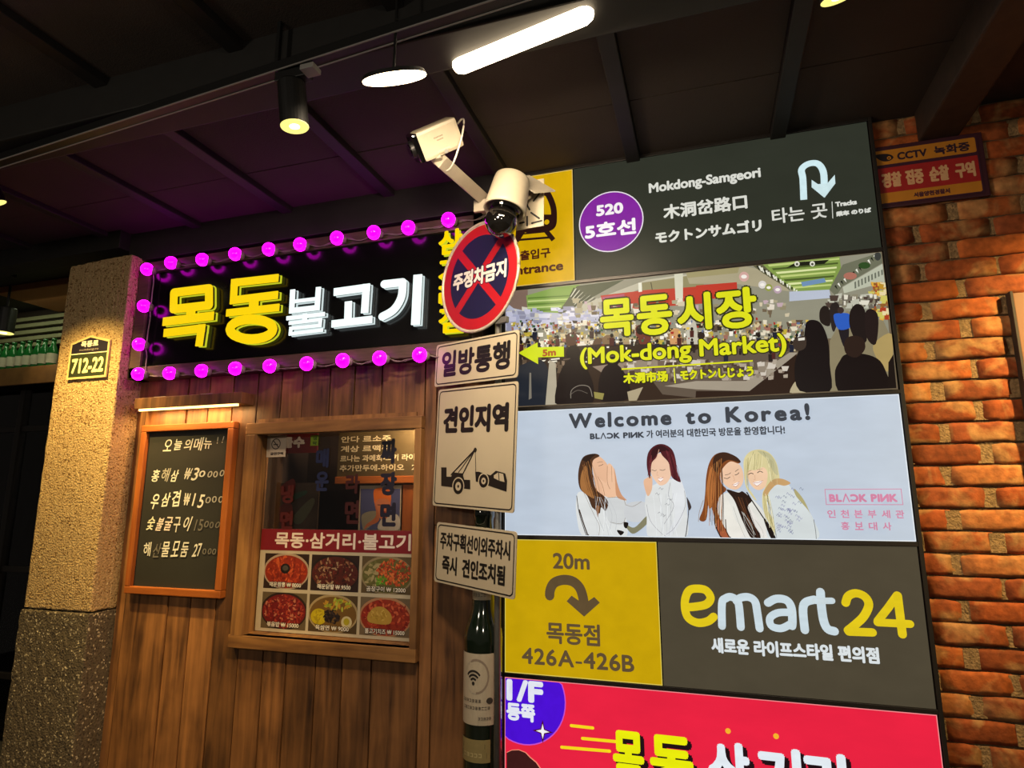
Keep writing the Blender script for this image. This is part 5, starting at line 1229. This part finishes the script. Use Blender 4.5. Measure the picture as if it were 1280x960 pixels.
# -- red restaurant sign
t, pr = lightbox('restaurant_light_box', 'bright red backlit sign with violet floor badge at the bottom of the stack', LX0, LX1, .36, ZR[4], '#e3223f', '#ee8a8c')
pr.build('face', M['lit'], t)
pr = Print(YX-.001)
cx, cz = W(655, 873, YX)[0], W(655, 873, YX)[1]; r_ = W(706, 873, YX)[0]-cx
ztop = ZR[4]-.0115
def capz(q): return [(max(min(x, LX1-.004), LX0+.004), min(z, ztop)) for x, z in q]
pr.add([capz(disc_pts(cx, cz, r_+.004, n=48))], '#c050c8'); pr.add([capz(disc_pts(cx, cz, r_, n=48))], '#4a10d0')
pr.pxtext('1/F', (633, 862), (679, 866), .078, '#dfe2ee', .0055); pr.pxtext('동쪽', (633, 888), (669, 893), .062, '#dfe2ee', .0036)
pr.build('floor_badge', M['lit'], t)
pr = Print(YX-.002); J = dict(o=(625, 840), k=8)
def spark(c, s_, col): 
    q = []
    for k in range(4):
        a = PI/2*k; q += [(c[0]+s_*math.cos(a), c[1]+s_*math.sin(a)), (c[0]+s_*.3*math.cos(a+PI/4), c[1]+s_*.3*math.sin(a+PI/4))]
    pr.add([q], col)
c_ = W(678.5, 914, YX); spark(c_, .040, '#4a0c20'); spark(c_, .026, '#ecebf0'); pr.build('printed_sparkle', M['lit'], t)
for a, b in (((714, 907), (741, 910)), ((728, 923), (770, 927)), ((702, 934), (762, 939))):
    pr = Print(YX-.002); pr.line([a, b], .0105, '#f0d41c'); pr.build('printed_speed_line', M['lit'], t)
for q in ((910, 913.5), (970, 920)):
    pr = Print(YX-.002); c_ = W(*q, YX); pr.add([disc_pts(*c_, .009, n=14)], '#f0b02c'); pr.build('printed_dot', M['lit'], t)
pr = Print(YX-.002)
for col, q in (('#ee8a70', ((68, 800), (120, 775), (190, 772), (260, 800), (310, 850), (370, 900), (410, 960), (420, 1100), (400, 1300), (68, 1300))), ('#3c1a18', ((68, 806), (120, 782), (190, 780), (255, 806), (300, 855), (360, 905), (400, 962), (408, 1100), (390, 1300), (68, 1300)))):
    pr.add([[(max(x, LX0+.004), z) for x, z in [W(625+a/8, 840+b/8, YX) for a, b in q]]], col)
pr.build('printed_hair', M['lit'], t)
pr = Print(YX-.003)
z_t = W(800, 915, YX)[1]
for ch, l, r, col in (('목', 766, 805, '#e6e80c'), ('동', 812, 866, '#e6e80c'), ('삼', 884, 936, '#dfe8f0'), ('거', 944, 1000, '#dfe8f0'), ('리', 1003, 1056, '#dfe8f0')):
    x0 = W(l, 935, YX)[0]; x1 = W(r, 940, YX)[0]; sc_ = 1.0
    pr.text(ch, x0, z_t-.175, x1, z_t, col, .0072, shadow=('#201014', .012, -.012), ow=.0025)
pr.build('lettering', M['lit'], t)

# ================================================================== PLAQUE AND BOARD ON THE BRICKS
YQ = 2.418
t = thing('camera_warning_plaque', 'orange and red camera warning plaque on the brick wall beside the station sign', 'sign', (.83, 2.43, 2.61))
QX0, QX1, QZ0, QZ1 = .658, 1.0, 2.612, 2.832
bm = B(); box(bm, QX0-.006, QX1+.012, YQ+.002, 2.43, QZ0-.012, QZ1+.014, .003); obj('backing', bm, mat('plaque_dark_maroon', '#3a1420', .5), t)
pr = Print(YQ); og = '#b8761c'
pr.rect(QX0, QZ0, QX1-.006, QZ1, '#3a1428'); pr.add([rrect(QX0+.002, QZ1-.062, QX1-.012, QZ1-.004, .006)], og); pr.add([rrect(QX0+.002, QZ0+.006, QX1-.012, QZ0+.062, .006)], og); pr.rect(QX0+.002, QZ0+.046, QX1-.012, QZ1-.075, '#9c1c1c')
cz = QZ1-.035
pr.text('CCTV', QX0+.082, cz-.016, QX0+.178, cz+.015, '#2c1428', .0018); pr.text('녹화중', QX0+.200, cz-.018, QX1-.030, cz+.018, '#2c1428', .0016)
pr.add([spline([(QX0+.010, cz+.016), (QX0+.050, cz+.016), (QX0+.070, cz), (QX0+.055, cz-.014), (QX0+.03, cz-.010)], 4, True)], '#1c1018'); pr.add([disc_pts(QX0+.055, cz-.002, .007, n=12)], og); pr.add([disc_pts(QX0+.055, cz-.002, .003, n=12)], '#1c1018')
zc = (QZ0+.046+QZ1-.075)/2
for s_, a, b in (('경찰', .022, .088), ('집중', .100, .158), ('순찰', .175, .238), ('구역', .256, .318)): pr.text(s_, QX0+a, zc-.030, QX0+b, zc+.030, '#cfa074', .0028)
pr.text('서울양천경찰서', QX0+.118, QZ0+.014, QX0+.232, QZ0+.034, '#4a2028', .0012); pr.build('lettering', M['ink'], t)
t = thing('wall_board', 'plain peach coloured board catching warm light at the edge of the brick wall', 'board', (1.25, 2.43, 1.2))
bm = B(); box(bm, 1.02, 1.52, 2.402, 2.43, .9, 2.232, .003); obj('panel', bm, M['wallboard'], t)
bm = B(); box(bm, 1.012, 1.02, 2.398, 2.432, .9, 2.238, .001); obj('edge_strip', bm, M['rafter'], t)

# ================================================================== CEILING LAMPS
def spot(name, a, b, energy, col, size, blend, soft=.03):
    L = bpy.data.lights.new(name, 'SPOT'); L.energy = energy; L.color = col; L.spot_size = math.radians(size); L.spot_blend = blend; L.shadow_soft_size = soft
    o = bpy.data.objects.new(name, L); COL.objects.link(o); o.location = a
    d = (Vector(b)-Vector(a)).normalized(); o.rotation_euler = d.to_track_quat('-Z', 'Y').to_euler(); return o
trk = thing('ceiling_track', 'long black lamp track with two pale rails hung under the ceiling', 'track', (-1.5, 1.45, 2.86))
ta = Vector((-3.2, 1.33+.077*2.15, 0)); tbv = Vector((.9, 1.33-.077*1.95, 0))
td = (tbv-ta).normalized(); tn = Vector((-td.y, td.x, 0))
ZT = 2.80
mid = (ta+tbv)/2
bm = B(); obox(bm, mid+Vector((0, 0, ZT)), td, tn, Vector((0, 0, 1)), (tbv-ta).length, .036, .03, .002); obj('channel', bm, M['black'], trk)
for s_ in (-1, 1):
    bm = B(); obox(bm, mid+tn*.017*s_+Vector((0, 0, ZT-.016)), td, tn, Vector((0, 0, 1)), (tbv-ta).length, .003, .004); obj('rail', bm, M['track'], trk)
for i in range(5):
    p_ = ta.lerp(tbv, .08+.21*i); bm = B(); box(bm, p_.x-.006, p_.x+.006, p_.y-.006, p_.y+.006, ZT+.012, ZC); obj('hanger', bm, M['black'], trk)
def track_head(name, label, top, bot, r, lit=True):
    t = thing(name, label, 'spotlight', tuple(top)); top = Vector(top); bot = Vector(bot); d = (bot-top).normalized(); Ln = (bot-top).length
    bm = B(); lathe(bm, top, bot, [(0, r*.9), (.006, r), (Ln, r), (Ln, r*.9), (Ln-.02, r*.86)], 28); obj('housing', bm, M['black'], t, smooth=False)
    bm = B(); lathe(bm, bot-d*.003, bot, [(0, r*.97), (.003, r*.97)], 28); bm.free()
    bm = B(); A_ = bot-d*.0015; cyl(bm, A_, bot+d*.0005, r*.88, n=28); obj('reflector', bm, M['mouth'], t)
    bm = B(); cyl(bm, bot+d*.0006, bot+d*.0012, r*.36, n=20); obj('chip', bm, M['mouthhot'], t)
    bm = B(); ringp = []; _, x, y = frame_axes(top, bot)
    tube(bm, [bot+(x*math.cos(2*PI*i/28)+y*math.sin(2*PI*i/28))*r*.94 for i in range(29)], .0022, 6); obj('rim', bm, M['mouth'], t, smooth=True)
    return t, bot+d*.004, d
def on_track(x):
    k = (x-ta.x)/(tbv.x-ta.x); return ta.lerp(tbv, k)
# visible spot in the middle
c_ = on_track(-1.16)
bpos = P(365, 155, c_.y); th, bl, d = track_head('track_spotlight', 'black cylinder spotlight with glowing mouth hanging near the disc lamp', (bpos.x-.012, c_.y, bpos.z+.135), (bpos.x, c_.y+.012, bpos.z), .040)
bm = B(); tube(bm, [(bpos.x-.012, c_.y, bpos.z+.13), (bpos.x-.012, c_.y, ZT-.016)], .008, 10); obj('stem', bm, M['black'], th)
bm = B(); box(bm, bpos.x-.06, bpos.x+.05, c_.y-.017, c_.y+.017, ZT-.05, ZT-.018, .003); obj('adapter', bm, M['black'], th)
spot('track_spotlight_light', bl, (-2.42, 2.43, .62), 190, (1, .64, .20), 46, .95)
bm = B(); q = P(388, 89, c_.y-.02); box(bm, q.x-.022, q.x+.022, q.y-.02, q.y+.02, q.z-.004, q.z+.012, .002); tag(obj('adapter_cover', bm, M['track']), 'small grey cover plate on the lamp track beside the cylinder spotlight', 'cover')
# spot at the frame edge lighting the pillar
bp_ = P(-6, 254, 1.72); th, bl, d = track_head('track_spotlight', 'black spotlight with pale glowing rim nearest the passage, above the pillar', (bp_.x-.03, 1.66, bp_.z+.135), bp_, .042)
bm = B(); tube(bm, [(bp_.x-.03, 1.66, bp_.z+.13), (bp_.x-.03, 1.66, ZC-.01)], .008, 10); obj('stem', bm, M['black'], th)
spot('passage_spotlight_light', bl, (-3.02, 2.30, 1.12), 260, (1, .70, .22), 84, .8)
# hanging dark cylinder in the passage
hp = P(4, 416, 2.75); th, bl, d = track_head('hanging_spotlight', 'dark hanging cylinder lamp in front of the slatted screen', (hp.x, hp.y, hp.z+.17), (hp.x+.0, hp.y-.0, hp.z), .058)
bm = B(); tube(bm, [(hp.x, hp.y, hp.z+.16), (hp.x, hp.y, ZC-.01)], .008, 10); obj('stem', bm, M['black'], th)
spot('hanging_light', bl, (hp.x+.3, 3.1, 2.2), 2.6, (1, .78, .45), 120, .9)
L = bpy.data.lights.new('shelf_light', 'AREA'); L.shape = 'RECTANGLE'; L.size = 1.6; L.size_y = .03; L.energy = 2.0; L.color = (.9, 1, .6)
lo = bpy.data.objects.new('shelf_light', L); COL.objects.link(lo); lo.location = (-4.3, YK-.12, z0_-.03); lo.rotation_euler = (math.radians(20), 0, 0)
# right hand spots, the first just showing at the top of the frame
bp_ = P(1048, -3, 1.55); th, bl, d = track_head('track_spotlight', 'spotlight with glowing mouth just entering at the top of the picture', (bp_.x-.02, 1.50, bp_.z+.135), bp_, .042)
bm = B(); tube(bm, [(bp_.x-.02, 1.50, bp_.z+.13), (bp_.x-.02, 1.50, ZC-.01)], .008, 10); obj('stem', bm, M['black'], th)
spot('entry_spotlight_light', bl, (.35, 2.43, 0.3), 6, (1, .66, .34), 60, .8)
spot('brick_spotlight_light', (1.75, 1.55, 2.75), (1.28, 2.43, 1.90), 350, (1, .72, .27), 56, .95, .04)
# round disc lamp
dc = P(493, 97, 1.30); tilt = math.radians(29)
dd = Vector((0, math.sin(tilt), -math.cos(tilt)))
fwd = (dc-EYE).normalized()
t = thing('disc_lamp', 'round flat disc lamp glowing white beside the long tube lamp', 'lamp', tuple(dc))
bm = B(); cyl(bm, dc-dd*.010, dc+dd*.001, .082, .0865, n=40); obj('housing', bm, M['black'], t)
bm = B(); cyl(bm, dc, dc+dd*.004, .085, n=40); obj('diffuser', bm, M['hot'], t)
bm = B(); tube(bm, [dc-dd*.010, Vector((dc.x, dc.y, ZC-.005))], .004, 8); obj('stem', bm, M['black'], t)
L = bpy.data.lights.new('disc_lamp_light', 'AREA'); L.shape = 'DISK'; L.size = .16; L.energy = 17; L.color = (1, .80, .56)
lo = bpy.data.objects.new('disc_lamp_light', L); COL.objects.link(lo); lo.location = dc+dd*.006; lo.rotation_euler = dd.to_track_quat('-Z', 'Y').to_euler()
# long tube lamp
pa = P(577, 72, 1.50); pb = P(730, 27, 1.42)
pb.z = pa.z = (pa.z+pb.z)/2
L = bpy.data.lights.new('tube_lamp_light', 'AREA'); L.shape = 'RECTANGLE'; L.size = .5; L.size_y = .05; L.energy = 13; L.color = (1, .80, .56)
lo = bpy.data.objects.new('tube_lamp_light', L); COL.objects.link(lo); lo.location = (pa+pb)/2-Vector((0, 0, .032)); lo.rotation_euler = (math.radians(22), 0, math.atan2(pb.y-pa.y, pb.x-pa.x))
t = thing('tube_lamp', 'long rounded tube lamp glowing white under the dark ceiling', 'lamp', tuple((pa+pb)/2))
bm = B(); dv = (pb-pa).normalized(); rt = .0275
lathe(bm, pa-dv*rt, pb+dv*rt, [(0, .002), (.003, .012), (.010, .021), (rt, rt), ((pb-pa).length+rt, rt), ((pb-pa).length+2*rt-.010, .021), ((pb-pa).length+2*rt-.003, .012), ((pb-pa).length+2*rt, .002)], 24); obj('diffuser', bm, M['hot2'], t, smooth=True)
bm = B(); obox(bm, (pa+pb)/2+Vector((0, 0, rt+.008)), dv, Vector((-dv.y, dv.x, 0)), Vector((0, 0, 1)), (pb-pa).length*.7, .03, .016, .003); obj('mount', bm, M['black'], t)
for s_ in (.3, .7):
    q = pa.lerp(pb, s_); bm = B(); tube(bm, [q+Vector((0, 0, rt+.014)), Vector((q.x, q.y, ZC-.005))], .004, 6); obj('hanger', bm, M['black'], t)

# ================================================================== SECURITY CAMERAS
YCM = 2.10
# bracket plate on top of the pole
br = thing('camera_bracket', 'cream slotted steel bracket at the top of the sign pole carrying both cameras', 'bracket', (PXX, PYY, 2.75))
yb = 2.19
def pq(px, py, y=yb): return W(px, py, y)
bm = B(); prism(bm, [pq(653, 228), pq(645, 288), pq(679.5, 282), pq(680, 223)], yb, yb+.004); obj('plate', bm, M['cream'], br)
bm = B()
for a, b in (((662, 262), (658, 255)), ((659, 271), (659, 282)), ((664, 266), (674, 273)), ((665, 279), (677, 276)), ((667, 251), (675, 241)), ((669, 238), (677, 236)), ((664, 233), (662, 240)), ((650, 279), (655, 278))):
    q = [pq(*a), pq(*b)]
    for s_ in stroke_polys(q, .007, 'round'): prism(bm, s_, yb-.0012, yb)
o = obj('slots', bm, M['black'], br); o['kind'] = 'stuff'
fl = [P(639, 220, yb-.08), P(662, 219, yb-.02), P(694, 238, yb+.02), P(668, 240, yb-.06)]
bm = B(); v = [bm.verts.new(p_) for p_ in fl]+[bm.verts.new(p_-Vector((0, 0, .006))) for p_ in fl]
for f_ in ((0, 1, 2, 3), (7, 6, 5, 4), (0, 4, 5, 1), (1, 5, 6, 2), (2, 6, 7, 3), (3, 7, 4, 0)): bm.faces.new([v[i] for i in f_])
obj('top_flange', bm, M['cream2'], br)
bm = B(); box(bm, PXX-.02, P(650, 250, yb).x+.02, yb+.004, yb+.022, P(650, 262, yb).z, P(650, 246, yb).z, .002); obj('pole_clamp', bm, M['cream2'], br)
# dome camera
dm = thing('dome_camera', 'cream security camera with a smoked black dome in front of the yellow sign', 'camera', tuple(P(640, 222, YCM)))
ta_ = P(641.5, 221, YCM+.01); bo_ = P(630.5, 264, YCM-.012); Ld = (bo_-ta_).length; R_ = .074
rr0 = (W(656, 243, YCM)[0]-W(611, 243, YCM)[0])/2
R_ = rr0*.985
bm = B(); lathe(bm, ta_, bo_, [(0, R_*.5), (.003, R_*.8), (.012, R_*.96), (.026, R_*.99), (Ld*.9, R_*1.12), (Ld, R_*1.15), (Ld, R_*1.05), (Ld-.02, R_*.95)], 40); obj('housing', bm, M['cream'], dm, smooth=True)
bc = P(626.5, 277, YCM-.02); bm = B(); sphere(bm, bc, R_*.87, 32); obj('smoked_dome', bm, M['dome'], dm, smooth=True)
bm = B(); ddn = (bo_-ta_).normalized(); cyl(bm, bo_-ddn*.01, bo_+ddn*.006, R_*.9, R_*.82, n=32); obj('collar', bm, M['lens'], dm)
bm = B(); tube(bm, [P(655, 250, YCM+.02), P(662, 246, yb-.01), P(664, 240, yb-.005)], .008, 8); obj('bracket_arm', bm, M['cream2'], dm, smooth=True)
# bullet camera
bcam = thing('bullet_camera', 'cream box security camera on a sloping arm with a loose white cable', 'camera', tuple(P(545, 175, 1.98)))
fc = P(521.5, 184.5, 1.80); rc = P(570.5, 163.5, 1.86); axd = (rc-fc).normalized(); Lb = (rc-fc).length
vd = ((fc+rc)/2-EYE).normalized()
s1 = axd.cross(vd).normalized(); s1 = s1 if s1.z > 0 else -s1     # across, upwards in view
s2 = axd.cross(s1).normalized(); s2 = s2 if s2.dot(vd) > 0 else -s2
rollc = math.radians(-9); u1 = s1*math.cos(rollc)+s2*math.sin(rollc); u2 = -s1*math.sin(rollc)+s2*math.cos(rollc)
pxm = (fc-EYE).dot(_f)/F
hgt = 37*pxm
cc = (fc+rc)/2
bm = B(); obox(bm, cc, axd, u2, u1, Lb, hgt*.80, hgt*.98, .012); obj('body', bm, M['cream'], bcam)
bm = B(); obox(bm, fc-axd*.004, axd, u2, u1, .024, hgt*.76, hgt*.94, .008); obj('front_bezel', bm, M['lens'], bcam)
bm = B(); cyl(bm, fc-axd*.010, fc-axd*.028, hgt*.30, hgt*.27, n=28); obj('lens_barrel', bm, M['black'], bcam)
bm = B(); cyl(bm, fc-axd*.028, fc-axd*.032, hgt*.20, n=24); obj('lens', bm, M['lens'], bcam)
lp = cc+axd*.0+u1*.006-u2*(hgt*.40+.0006)
lbm = B()
for k_, (s_, off, hh) in enumerate((('SECURITY CAMERA', .005, .0055), ('1080P HD', -.006, .0055))):
    pass
lbm.free()
TP = text_polys('Full HD', -.020, .002, .020, .009, .0003)
bm = B()
for q in TP:
    vs = [bm.verts.new(lp+axd*x+u1*z) for x, z in q]
    try: bm.faces.new(vs)
    except ValueError: pass
bm.free()
bm = B()
for a, b, c, d_ in ((-.022, .004, .014, .009), (-.014, -.006, .012, -.001)):
    n_s = 9
    for i in range(n_s):
        x0 = a+(c-a)*i/n_s; x1 = x0+(c-a)/n_s*.6; vs = [bm.verts.new(lp+axd*x+u1*z) for x, z in ((x0, b+.001), (x1, b), (x1, d_), (x0, d_))]; bm.faces.new(vs)
o = obj('printed_marking', bm, mat('faint_print', '#6a5f50', .6), bcam); o['kind'] = 'stuff'
# hinge, arm, foot
hz_ = P(547, 192, 2.03)
bm = B(); obox(bm, P(553, 187, 1.845), axd, u2, u1, .05, .05, .010, .002); obj('mount_plate', bm, M['cream'], bcam)
bm = B(); pA = P(549, 199, 1.85); pB = P(602, 246, 2.17); ad = (pB-pA).normalized(); sd = ad.cross(vd).normalized(); fd = ad.cross(sd).normalized()
obox(bm, (pA+pB)/2, ad, fd, sd, (pB-pA).length, .045, .048, .004); obj('arm', bm, M['cream2'], bcam)
bm = B(); obox(bm, P(547, 194, 1.85), Vector((1, 0, 0)), Vector((0, 1, 0)), Vector((0, 0, 1)), .042, .04, .05, .003); obj('hinge_block', bm, M['cream2'], bcam)
bm = B(); cyl(bm, P(558, 189, 1.80), P(558, 189, 1.84), .007, n=14); obj('hinge_bolt', bm, M['greymetal'], bcam)
q = P(598, 258, 2.16); bm = B(); box(bm, q.x-.02, P(610, 258, 2.18).x+.03, q.y-.002, q.y+.012, q.z-.022, q.z+.028, .002); obj('foot_plate', bm, M['cream2'], bcam)
bm = B(); box(bm, q.x, PXX+.01, q.y+.012, PYY+.01, q.z-.012, q.z+.012, .002); obj('foot_block', bm, M['cream2'], bcam)
cpts = spline([tuple(P(572, 155, 1.87)), tuple(P(577, 149, 1.87)), tuple(P(580, 152, 1.85)), tuple(P(577, 172, 1.83)), tuple(P(570, 195, 1.82)), tuple(P(564, 209, 1.84)), tuple(P(558, 214, 1.86))], 6)
bm = B(); tube(bm, cpts, .0034, 8); obj('cable', bm, M['wcable'], bcam, smooth=True)
